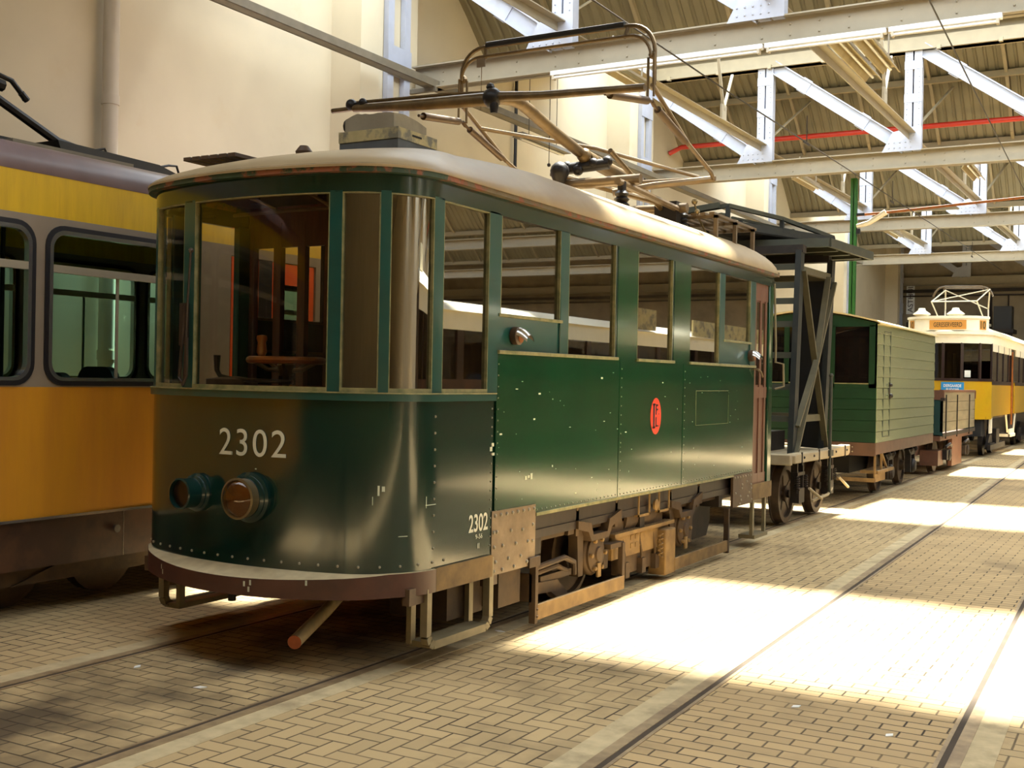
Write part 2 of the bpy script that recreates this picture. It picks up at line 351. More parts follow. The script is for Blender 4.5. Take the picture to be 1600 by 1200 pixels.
def plate(name,outer,holes,th,fn,mat,parent=None,**kw):
    """flat plate with rounded holes; outer/holes = lists of 2-D points; fn maps (a,b,depth) to the world"""
    cu=bpy.data.curves.new('p','CURVE'); cu.dimensions='2D'; cu.fill_mode='BOTH'; cu.extrude=th/2
    for pl in [outer]+holes:
        sp=cu.splines.new('POLY'); sp.points.add(len(pl)-1)
        for p,q in zip(sp.points,pl): p.co=(q[0],q[1],0,1)
        sp.use_cyclic_u=True
    t=bpy.data.objects.new('p',cu); COL.objects.link(t); bpy.context.view_layer.update()
    me=bpy.data.meshes.new_from_object(t.evaluated_get(bpy.context.evaluated_depsgraph_get()))
    bpy.data.objects.remove(t); bpy.data.curves.remove(cu)
    for v in me.vertices: v.co=fn(v.co.x,v.co.y,v.co.z)
    me.name=name; me.materials.clear(); me.materials.append(MATS[mat])
    o=bpy.data.objects.new(name,me); COL.objects.link(o); place(o,parent,kw); return o
def rrect(a0,a1,b0,b1,r,n=6):
    out=[]
    for cx,cy,s in ((a1-r,b1-r,0),(a0+r,b1-r,1),(a0+r,b0+r,2),(a1-r,b0+r,3)):
        for k in range(n+1):
            t=PI/2*(s+k/n); out.append((cx+r*math.cos(t),cy+r*math.sin(t)))
    return out
# ------------------------------------------------------------------ camera
YAW=math.radians(29.6594); PITCH=math.radians(-.2698); ROLL=.019; F=1800.
cd=bpy.data.cameras.new('camera'); cam=bpy.data.objects.new('camera',cd); COL.objects.link(cam); SC.camera=cam
cd.sensor_fit='HORIZONTAL'; cd.sensor_width=36; cd.lens=36*F/1600; cd.clip_start=.05; cd.clip_end=300
fw=V(-math.sin(YAW)*math.cos(PITCH),math.cos(YAW)*math.cos(PITCH),math.sin(PITCH)); r0=V(math.cos(YAW),math.sin(YAW),0); u0=r0.cross(fw)
rr=r0*math.cos(ROLL)+u0*math.sin(ROLL); uu=u0*math.cos(ROLL)-r0*math.sin(ROLL)
cam.matrix_world=Matrix(((rr.x,uu.x,-fw.x,0),(rr.y,uu.y,-fw.y,0),(rr.z,uu.z,-fw.z,1.78),(0,0,0,1)))
# ------------------------------------------------------------------ setting: hall
WX=-10.; EX=27.; S=8.86; RIDGES=[13.76+S*k for k in range(-3,5)]   # saw-tooth ridges (planes of the trusses)
Y0=RIDGES[0]; Y1=RIDGES[-1]+.25
CX=-4.92
def rail_x(y):   # the empty track beside the tram bends a little to the left
    P=[(-13,-1.75),(2,-2.2),(5.44,-2.306),(9.8,-2.41),(16.7,-2.57),(25.9,-2.86),(50,-3.6)]
    for (a,b),(c,d) in zip(P,P[1:]):
        if y<=c: return b+(d-b)*(y-a)/(c-a)
    return P[-1][1]
mb=MB()
ys=[Y0,2,5.44,9.8,16.7,25.9,Y1]
cols=[(lambda y:WX-.3,0),(lambda y:CX-.75,1),(lambda y:CX+.75,0),(rail_x,2),(lambda y:rail_x(y)+1.47,0),(lambda y:EX+.3,None)]
for (xa,m),(xb,_) in zip(cols,cols[1:]):
    for a,b in zip(ys,ys[1:]): mb.add([(xa(a),a,0),(xb(a),a,0),(xb(b),b,0),(xa(b),b,0)],[(0,1,2,3)],m)
struct(mb,'floor',['paving','paving_track','paving_bond'])
def rail(name,fx,side):
    """grooved rail set flush in the paving: head, groove, guard lip, strip of mortar beside it"""
    pts=[(fx(y),y) for y in ys]; m=MB()
    m.strip(pts,-.02,.005,.032,-.032,0); m.strip(pts,-.02,.0018,-.032*side,-.064*side,1); m.strip(pts,-.02,.004,-.064*side,-.085*side,0); m.strip(pts,-.02,.003,.032*side,.17*side,2)
    o=m.build('tram_rail',['rail_steel','groove','concrete']); o['label']=name; o['category']='rail'; o['group']='rails set in the paving'; return o
rail('sunken rail under the green tram, on the side of the orange-yellow tram',lambda y:CX-.75,-1); rail('sunken rail under the green tram, on the sunlit side',lambda y:CX+.75,1); rail('sunken rail of the empty track, the one next to the green tram',rail_x,-1); rail('sunken rail of the empty track, farther from the green tram',lambda y:rail_x(y)+1.47,1)
# walls
mb=MB(); mb.box((WX-.3,Y0,0),(WX,Y1,9.2)); struct(mb,'wall_left','plaster')
mb=MB(); mb.box((EX,Y0,0),(EX+.3,Y1,9.2)); struct(mb,'wall_right','plaster')
mb=MB(); mb.box((WX-.3,Y0-.3,0),(EX+.3,Y0,9.2)); struct(mb,'wall_front','plaster')
mb=MB(); mb.box((WX-.3,Y1,0),(EX+.3,Y1+.3,9.2)); struct(mb,'wall_back','plaster_back')
for k,y in enumerate(RIDGES[1:]):        # brick pilasters on the left wall, with the riveted steel column let into each
    mb=MB(); mb.box((WX-.02,y-1.35,0),(-9.5,y-.95,9)); mb.box((WX-.02,y-.95,0),(-9.62,y+.15,9)); struct(mb,'pillar_%d'%(k+1),'plaster')
    mb=MB()
    for a in (-.62,-.22): mb.box((-9.61,y+a-.07,0),(-9.53,y+a+.07,8.3))
    z=1.0
    while z<8.2: mb.box((-9.53,y-.70,z),(-9.515,y-.14,z+.42)); z+=1.25
    struct(mb,'column_%d'%(k+1),'steel_paint')
# saw-tooth roof: curved corrugated sheet falls away from every ridge, then a slope, in most bays with a glazed strip, climbs to the next
PROF=[(0,8.55),(.35,8.52),(.7,8.44),(1.05,8.31),(1.4,8.12),(1.75,7.9),(2.1,7.62),(2.4,7.35),(2.7,7.08),(3.0,6.88)]
xs=[];x=WX
while x<EX: xs+=[(x,0),(x+.105,0),(x+.125,.035),(x+.16,.035)]; x+=.18
GLZ={0:None,1:(6.7,8.62),6:None}
for k,y in enumerate(RIDGES[:-1]):
    gz=GLZ.get(k,(5.3,8.62)); ga=gz[0] if gz else 8.62
    mb=MB(); n=len(xs); vs=[(a,y+p[0],p[1]+d) for p in PROF for a,d in xs]
    mb.add(vs,[(i*n+j,i*n+j+1,(i+1)*n+j+1,(i+1)*n+j) for i in range(len(PROF)-1) for j in range(n-1)])
    struct(mb,'ceiling_%d'%(2*k+1),'sheet')
    sl=(8.55-6.88)/(S-3.0); zz=lambda r:6.88+(r-3.0)*sl
    mb=MB()
    for a,b in ((2.98,ga),(8.62,8.88)): mb.prism([(y+a,zz(a)),(y+b,zz(b)),(y+b,zz(b)+.06),(y+a,zz(a)+.06)],'x',WX,EX)
    struct(mb,'ceiling_%d'%(2*k+2),'steel_purlin')
    mb=MB()
    if gz: mb.add([(WX,y+ga,zz(ga)+.03),(EX,y+ga,zz(ga)+.03),(EX,y+8.62,zz(8.62)+.03),(WX,y+8.62,zz(8.62)+.03)],[(0,1,2,3)]); struct(mb,'window_%d'%(k+1),'sky_glass')
    mb=MB()
    for r,h in ((.12,.14),(1.6,.12),(2.9,.14)):
        z=[q for q in PROF if q[0]<=r+.11][-1][1]; i=min(len(PROF)-2,max(j for j in range(len(PROF)) if PROF[j][0]<=r)); p,q=PROF[i],PROF[i+1]
        z=p[1]+(q[1]-p[1])*(r-p[0])/(q[0]-p[0])-.02
        mb.box((WX,y+r-.05,z-h),(EX,y+r+.05,z))
    x=-8.55
    while x<EX:
        pts=[(p[0]+y,p[1]-.03) for p in PROF]
        for a,b in zip(pts,pts[1:]): mb.bar((x,a[0],a[1]-.03),(x,b[0],b[1]-.03),.09,.06,(1,0,0))
        x+=1.425
    struct(mb,'beam_%d'%(k+1),'steel_purlin')
    for x in (-7.12,-4.27,-1.42,1.43,4.28):                # long struts that tie the posts of one truss to the next
        if k<2: continue
        mb=MB(); a,b=(x,y-S+.1,6.47),(x,y-.12,6.55)
        mb.bar(a,b,.13,.015); mb.bar((x-.06,y-S+.1,6.41),(x-.06,y-.12,6.49),.015,.12)
        for t in (.72,):
            p=V(*a).lerp(V(*b),t); mb.box((p.x-.02,p.y-.12,p.z),(p.x+.02,p.y+.12,p.z+.30)); mb.bar(p+V(0,.0,.2),p+V(0,.45,.95),.05,.03); mb.bar(p+V(0,.0,.2),p+V(0,-.35,1.15),.05,.03)
        mb.build('roof_beam','steel_paint_shaded',None,kind='structure')
# riveted steel roof trusses
TL={4.9:'steel roof truss nearest the viewer, high over the front of the green tram',13.76:'pale steel roof truss directly above the pantograph, carrying white tube lights',22.62:'steel roof truss with white posts and diagonals, just before the red pipe',
 31.48:'third steel roof truss, behind the red pipe and above the tower wagon',40.34:'fourth steel roof truss, above the old yellow tram',49.2:'steel roof truss standing against the far back wall'}
for y in RIDGES[2:]:
    key=min(TL,key=lambda q:abs(q-y)); t=thing('roof_truss',TL[key],'roof truss',(-7.12,y,5.9),'steel roof trusses across the hall')
    m=MB(); m.box((-9.53,y-.012,5.9),(EX,y+.012,6.23))
    for z in (5.9,6.215): m.box((-9.53,y-.11,z),(EX,y+.11,z+.018))
    x=-9.4
    while x<EX: m.sphere((x,y-.015,6.13),.014,6); m.sphere((x,y-.015,6.0),.014,6); x+=.35 if abs(((x+7.12)/2.85)%1-.5)>.25 else .6
    m.build('bottom_chord','steel_paint_shaded',t)
    m=MB(); m.box((-9.9,y-.1,8.08),(EX,y+.1,8.34)); m.box((-9.9,y-.16,8.08),(EX,y+.16,8.1))
    x=-9.2
    while x<EX: m.box((x,y-.19,8.05),(x+.07,y-.1,8.13)); x+=1.07
    m.build('top_chord','steel_purlin',t)
    xs_=[-7.12+2.85*k for k in range(0,6)]
    for x in xs_:
        m=MB()
        for a in (-.155,.015): m.box((x+a,y-.09,6.2),(x+a+.14,y+.09,8.1))
        z=6.5
        while z<8.1: m.box((x-.16,y-.10,z),(x+.16,y-.088,z+.16)); z+=.62
        for z in [6.3+.1*i for i in range(18)]:
            for a in (-.11,.11): m.sphere((x+a,y-.095,z),.014,6)
        m.build('post','steel_paint',t)
        m=MB(); p,q=V(x-.12,y-.03,6.28),V(x-2.72,y-.03,8.12)
        m.bar(p,q,.25,.02,(0,1,0)); n_=(q-p).normalized(); w_=V(n_.z,0,-n_.x)*.115
        for e in (-1,1): m.bar(p+w_*e+V(0,-.03,0),q+w_*e+V(0,-.03,0),.02,.08,(0,1,0))
        for k in (.28,.72): c=p.lerp(q,k); m.bar(c+V(0,-.01,0),c+n_*.2+V(0,-.01,0),.29,.03,(0,1,0))
        m.build('diagonal','steel_paint',t)
        m=MB(); m.prism([(x-.55,6.21),(x+.17,6.21),(x+.17,6.62),(x-.16,6.62),(x-.36,6.58)],'y',y-.115,y-.10)
        for i in range(5):
            for j in range(2): m.sphere((x-.42+.1*i,y-.115,6.28+.1*j),.016,6)
        m.build('gusset_plate','steel_paint',t)
        m=MB(); m.bar((x+.1,y+.1,6.75),(x+.45,y+1.6,7.75),.06,.02); m.build('knee_brace','steel_purlin',t)
# luminaires
def batten(x0,x1,y,z,label,group):
    t=thing('tube_light',label,'ceiling light',((x0+x1)/2,y,z),group)
    m=MB(); m.box((x0,y-.045,z),(x1,y+.045,z+.06)); m.build('housing','white_enamel',t,.006)
    m=MB(); m.cyl((x0+.06,y-.02,z-.03),(x1-.06,y-.02,z-.03),.019,10); m.build('tube','tube_white',t)
    for x in (x0+.03,x1-.06): m=MB(); m.box((x,y-.05,z-.055),(x+.03,y+.03,z)); m.build('lamp_holder','grey_pipe',t)
yb=13.76-.10
batten(-7.26,-4.36,yb,5.84,'white tube light under the truss, directly right of the pantograph bow','tube lights under the nearest truss')
batten(-4.33,-2.9,yb,5.84,'middle white tube light under the nearest truss','tube lights under the nearest truss')
batten(-2.87,-1.66,yb,5.84,'short white tube light at the right end of the nearest truss','tube lights under the nearest truss')
def trough(x,y0,y1,z,label,turn=0.,hang=.35):
    t=thing('trough_light',label,'ceiling light',(x,(y0+y1)/2,z),'gold trough lights hung between the trusses')
    pr=[(-.12,-.01),(-.1,-.01),(-.045,.07),(.045,.07),(.1,-.01),(.12,-.01),(.055,.09),(-.055,.09)]
    m=MB(); m.prism([(x+a,z+b) for a,b in pr],'y',y0,y1); m.build('reflector','gold_reflector',t)
    m=MB(); m.cyl((x,y0+.05,z+.03),(x,y1-.05,z+.03),.019,10); m.build('tube','tube_white',t)
    m=MB(); m.box((x-.05,y0+.1,z+.09),(x+.05,y1-.1,z+.13))
    for yy in (y0+.2,y1-.2): m.bar((x,yy,z+.13),(x,yy,z+.13+hang),.02,.02)
    m.build('hanger','grey_pipe',t)
trough(-6.66,14.1,15.5,6.0,'gold trough light right behind the pantograph bow')
trough(-3.32,14.25,16.0,6.0,'right one of a pair of gold trough lights by the second truss')
trough(-3.62,14.25,16.3,6.0,'left one of a pair of gold trough lights by the second truss')
trough(-6.70,23.4,25.1,6.0,'gold trough light above the end of the tower wagon deck')
trough(-6.72,32.2,34.1,6.0,'small gold trough light beyond the green pole')
trough(-3.42,23.5,25.1,6.0,'gold trough light at right behind the second truss')
t=thing('hanging_lamp','flat grey lamp hanging on wires by the wall, behind the pantograph','ceiling light',(-8.5,15.7,5.44))
m=MB(); m.prism([(-8.62,5.40),(-8.38,5.40),(-8.44,5.47),(-8.56,5.47)],'y',15.0,16.5); m.build('shade','galv',t)
m=MB(); m.cyl((-8.5,15.06,5.38),(-8.5,16.44,5.38),.02,8); m.build('tube','tube_white',t)
for yy in (15.3,16.2): m=MB(); m.tube([(-8.5,yy,5.46),(-8.5,yy,7.0)],.006,5); m.build('wire','wire',t)
# pipes, tray and wires
m=MB(); m.tube([(-9.87,8.55,0),(-9.87,8.55,6.98)],.085,14); m.tube([(-9.87,8.55,4.62),(-9.87,8.55,4.72)],.095,14); m.tube([(-9.87,8.55,1.9),(-9.87,8.55,2.0)],.095,14)
lone(m,'drain_pipe','grey_pipe','pale vertical drain pipe on the wall behind the orange-yellow tram','pipe')
m=MB(); m.tube([(-9.93,17.4,0),(-9.93,17.4,6.98)],.03,8); lone(m,'conduit_pipe','black','thin dark vertical pipe on the wall behind the pantograph','pipe')
m=MB(); m.tube([(-9.96,24.5,6.96),(-9.7,24.6,7.10),(EX,24.6,7.02)],.055,10); lone(m,'sprinkler_pipe','red_pipe','red pipe running across under the corrugated roof','pipe')
m=MB()
for s_ in (-.08,.08): m.box((-9.2+s_-.012,-2,5.9),(-9.2+s_+.012,40,6.0))
m.box((-9.28,-2,5.9),(-9.12,40,5.91))
yy=0.
while yy<40: m.box((-9.28,yy,5.91),(-9.12,yy+.02,5.935)); yy+=.12
for yy in [RIDGES[i]-.1 for i in range(2,6)]: m.box((-9.56,yy-.03,5.84),(-9.1,yy+.03,5.9))
lone(m,'cable_tray','galv','perforated grey cable tray running along the left wall','cable tray')
m=MB(); m.tube([(-4.95,-2,5.49),(-4.95,13.98,5.49),(-4.95,24.05,5.6),(-4.95,42,5.75)],.010,6); 
for yy in (17.6,24.0,35): m.box((-4.955,yy,5.50),(-4.945,yy+.35,5.54)); m.tube([(-4.95,yy+.2,5.52),(-4.95,yy+.2,5.95)],.008,5)
lone(m,'trolley_wire','wire','thin overhead trolley wire above the green tram and tower wagon','wire')
m=MB(); m.tube([(-1.9,6,5.5),(-2.2,16,5.5),(-3.0,40,5.7)],.009,6); lone(m,'trolley_wire','wire','thin overhead wire above the empty track, in the top right corner','wire')
m=MB(); m.tube([(-8.2,15.4,7.0),(-8.2,15.4,5.0)],.006,5); m.sphere((-8.2,15.4,5.02),.03,8); lone(m,'pull_cord','wire','thin cord hanging with a small hook behind the pantograph','cord')
# far end clutter
t=thing('street_name_board','white vertical board lettered ASTHUIS on the far wall','sign',(-9.3,Y1-.03,5.4))
m=MB(); m.box((-9.46,Y1-.05,4.75),(-9.14,Y1,6.1)); m.build('board','sign_white',t)
R90=Matrix.Rotation(PI/2,4,'Z')
text_obj('lettering','ASTHUIS',.26,'logo_black',face_my(-9.3,Y1-.055,5.42)@R90,t,fit=(1.2,.2))
t=thing('storage_shelf','dark shelf of clutter against the far wall','shelf',(-7.5,48.3,3.6))
m=MB(); m.box((-9.4,47.9,3.9),(-5.2,49.1,4.05)); m.build('shelf_board','shelf_dark',t)
for x in (-9.3,-7.3,-5.3): m=MB(); m.box((x-.06,48.0,0),(x+.06,48.12,3.9)); m.build('leg','shelf_dark',t)
m=MB()
for i in range(26):
    a=-9.3+2.7*random.random(); h=.15+.35*random.random(); m.box((a,48.1+.4*random.random(),4.05),(a+.15+.5*random.random(),48.9,4.05+h))
lone(m,'shelf_clutter','black_matt','dark jumble of spare parts on top of the far shelf','clutter',kind='stuff')
m=MB(); m.box((-5.95,48.2,4.05),(-5.3,48.9,4.95)); lone(m,'spares_box','black','tall black box on the far shelf beside the old tram pantograph','box')
m=MB(); m.box((WX,Y1-.2,5.62),(EX,Y1-.02,5.74)); m.box((WX,Y1-.16,5.45),(EX,Y1-.04,5.5)); lone(m,'wall_pipes','shelf_dark','dark pipes running along the far wall under the last truss','pipe')
for i,x in enumerate((-6.2,-5.55,-4.7,-4.45)):
    m=MB(); m.tube([(x,Y1-.08,0),(x,Y1-.08,5.5)],(.05,.03,.09,.03)[i],8); lone(m,'wall_pipe','shelf_dark',('dark downpipe on the far wall, directly right of the old tram pantograph','thin dark downpipe on the far wall, second from the old pantograph','thickest dark downpipe on the far wall','thin dark downpipe right of the thickest one on the far wall')[i],'pipe','dark downpipes on the far wall')
t=thing('cable_reel','pale metal hoop reel by the wall, half hidden behind the green van roof','reel',(-8.6,30.5,0))
for a in (0,.25): m=MB(); m.ring((-7.9+a*.5,28.0+a,2.75),(1,.3,0),.62,.035,28,6); m.build('hoop','alu',t)
m=MB(); m.box((-8.4,27.9,0),(-7.6,28.4,2.15)); m.build('stand','shelf_dark',t)
# green post with a jib and bamboo pole
t=thing('green_mast','slim green mast standing behind the green van','mast',(-6.45,27.3,0))
m=MB(); m.box((-6.52,27.24,0),(-6.38,27.26,6.6)); m.box((-6.52,27.34,0),(-6.38,27.36,6.6)); m.box((-6.46,27.24,0),(-6.44,27.36,6.6)); m.box((-6.62,27.1,0),(-6.28,27.5,.03)); m.build('post','pole_green',t)
m=MB(); m.tube([(-6.38,27.3,5.48),(-6.1,27.3,5.55),(-5.72,27.3,5.78)],[.05,.06,.07],8); m.build('sleeve','ot_cream',t)
m=MB(); m.tube([(-6.4,27.3,5.74),(-5.7,27.3,5.77),(-2.6,27.3,5.95),(1.5,27.3,6.1)],.03,8); m.build('jib','wood_wheel',t)
m=MB(); m.box((-6.42,27.25,5.30),(-6.3,27.35,5.42)); m.box((-6.42,27.27,5.72),(-6.2,27.33,5.78)); m.build('bracket','black',t)
for i,(x,y) in enumerate(((-5.36,4.92),(-4.72,4.79),(-4.05,7.0),(-1.2,6.05),(-1.75,6.3))):
    m=MB(); a=random.random()*3; c,s_=math.cos(a)*.035,math.sin(a)*.035
    m.prism([(x-c,y-s_),(x+s_*.6,y-c*.6),(x+c*1.3,y+s_),(x-s_*.5,y+c*.6)],'z',.0005,.006)
    lone(m,'paper_scrap','paper',('white scrap of paper beside the left rail before the tram','white scrap of paper on the oily patch before the tram','white scrap of paper by the guard board of the green tram','white scrap of paper between the rails of the empty track','tiny white scrap near the seam of the empty track paving')[i],'litter','scraps of paper on the floor')
# ------------------------------------------------------------------ green work tram
HT=thing('work_tram','dark green four-wheel work tram numbered 2302 with a pantograph','tram',(CX,9.0,0))
def half(HW,uk):
    k=.193; pts=[(uk*i/60,5.30+k*(uk*i/60)**2) for i in range(60)]
    y0=5.30+k*uk*uk; a0=math.atan(2*k*uk); r=(HW-uk)/(1-math.sin(a0)); yc=y0+r*math.cos(a0)
    for i in range(41):
        a=-PI/2+a0+(PI/2-a0)*i/40; pts.append((HW-r+r*math.cos(a),yc+r*math.sin(a)))
    pts.append((HW,12.7)); s=[0]
    for a,b in zip(pts,pts[1:]): s.append(s[-1]+math.dist(a,b))
    return pts,s,s[-2],yc
RH=half(1.06,.71); LH=half(1.16,.81)
def at(s):
    pts,S_,_,_=RH if s>=0 else LH; a=min(abs(s),S_[-1]-1e-6)
    i=max(j for j in range(len(S_)) if S_[j]<=a); i=min(i,len(pts)-2); t=(a-S_[i])/(S_[i+1]-S_[i])
    u=pts[i][0]+t*(pts[i+1][0]-pts[i][0]); return (CX+(u if s>=0 else -u),pts[i][1]+t*(pts[i+1][1]-pts[i][1]))
def sr(y): return RH[2]+y-RH[3]
def slf(y): return -(LH[2]+y-LH[3])
def seg(s0,s1):
    br=[s0]+[v for v in [x*.04 for x in range(-40,41)] if s0<v<s1 and abs(v)<1.6]+[s1]
    # travel from left to right puts the outside of the body on the right-hand side of travel
    return [at(v) for v in br]
def hp(name,s0,s1,z0,z1,o0,o1,mat,smooth=True,parent=None,**kw):
    m=MB(); m.strip(seg(s0,s1),z0,z1,o0,o1,0,smooth); return m.build(name,mat,parent or HT,**kw)
XR=CX+1.06; XL=CX-1.16
def out(s,o,z):
    p=V(*at(s),0); a=V(*at(s-.01),0); b=V(*at(s+.01),0); d=(b-a).normalized(); n=V(d.y,-d.x,0); return V(p.x,p.y,z)+n*o
# cab apron
m=MB(); m.strip(seg(slf(6.54),sr(6.54)),.60,1.632,0,-.03,0,True)
front=m.build('front_apron','hero_dark',HT)
m=MB()
for i in range(23): m.sphere(out(-1.3+2.75*i/22,.001,.655),.0095,6)
for z in [.74+.1*i for i in range(9)]: m.sphere(out(1.33,.001,z),.009,6)
for z in [.68+.06*i for i in range(16)]: m.sphere(out(sr(6.52),.001,z),.007,6)
m.build('rivets','rivet',front)
m=MB()   # chipped paint down to the filler
for s0,z,w,h in ((.93,1.075,.012,.06),(.955,1.10,.018,.03),(.90,1.02,.004,.05),(1.25,1.005,.10,.004),(1.255,.99,.004,.07),(1.06,.83,.06,.004),(-.07,1.28,.004,.02),(.12,1.2,.01,.006)):
    m.strip([tuple(out(s0+w*k/3,0,0))[:2] for k in range(4)],z,z+h,.002,0)
m.build('paint_speck','scratch',front)
hp('belt_moulding',slf(6.54),sr(6.54),1.632,1.675,.022,-.02,'hero_post')
hp('belt_lip',slf(6.54),sr(6.54),1.675,1.683,.026,-.02,'hero_edge')
for a,b in ((-1.33,-1.0),(-.93,-.56),(-.45,.61),(.69,.92),(.98,1.285),(1.385,1.93)):
    f=hp('window_sill',a,b,1.683,1.708,.004,-.03,'hero_edge')
    m=MB(); m.strip(seg(a,b),1.706,2.86,-.018,-.026,0,True); m.build('window_pane','hero_glass_front' if b<.65 and a>-.6 else 'clear_glass' if b<0 else 'hero_glass',HT)
    m=MB(); e=.007
    m.strip(seg(a,a+e),1.706,2.86,.003,-.03); m.strip(seg(b-e,b),1.706,2.86,.003,-.03); m.strip(seg(a,b),2.853,2.86,.003,-.03); m.build('window_bead','hero_edge',HT)
for a,b in ((-1.39,-1.33),(-1.0,-.93),(-.56,-.45),(.61,.69),(.92,.98),(1.285,1.385),(1.93,sr(6.575))):
    hp('window_post',a,b,1.675,2.87,.008 if .9<b<1. else .004,-.05,'hero_post')
a,b=slf(6.45),slf(5.92)
hp('window_post',slf(6.60),a,1.675,2.87,.004,-.05,'hero_post'); hp('window_post',b,-1.39,1.675,2.87,.004,-.05,'hero_post')
# header, cornice, roof
hp('header_band',slf(12.66),sr(12.66),2.86,2.975,.004,-.035,'hero_dark')
hp('cornice',slf(6.9),sr(6.0),2.972,3.022,.055,-.03,'hero_gutter_green'); hp('cornice',sr(6.0),sr(12.78),2.972,3.022,.055,-.03,'hero_gutter'); hp('cornice',slf(12.78),slf(6.9),2.972,3.022,.055,-.03,'hero_gutter')
pl=[at(s) for s in [slf(12.6)+(-2.2-slf(12.6))*k/24 for k in range(24)]]+seg(-2.2,2.2)+[at(s) for s in [2.2+(sr(12.6)-2.2)*k/24 for k in range(1,25)]]
pl+=[(XR-.10,12.78),(CX+.4,12.82),(CX,12.83),(CX-.4,12.82),(XL+.10,12.78)]
m=MB(); n=len(pl)
def off(i,o):
    a=Vector(pl[i-1]);b=Vector(pl[(i+1)%n]); d=(b-a).normalized(); return Vector(pl[i])+Vector((d.y,-d.x))*o
rings=[]
for k in [1,.985,.95,.9,.83,.74,.63,.5,.35,.18,.0]:
    rg=[]
    for i in range(n):
        p=off(i,.062); fr=min(1,max(0,(7.6-pl[i][1])/1.6)); sp=Vector((CX-.02,min(max(p.y,7.6),11.6))); q=sp.lerp(p,k)
        z=3.015+.425*max(0,1-k**(2.3-.7*fr))**(.62+.10*fr); rg.append((q.x,q.y,z))
    rings.append(rg)
rings.insert(0,[(p[0],p[1],3.0) for p in rings[0]])
vs=[v for r in rings for v in r]
m.add(vs,[(j*n+i,j*n+(i+1)%n,(j+1)*n+(i+1)%n,(j+1)*n+i) for j in range(len(rings)-1) for i in range(n)],0,True)
roof=m.build('roof','hero_roof',HT)
def roofz(x,y=9):
    k=min(1,abs(x-CX+.02)/1.12); return 3.015+.425*max(0,1-k**2.3)**.62
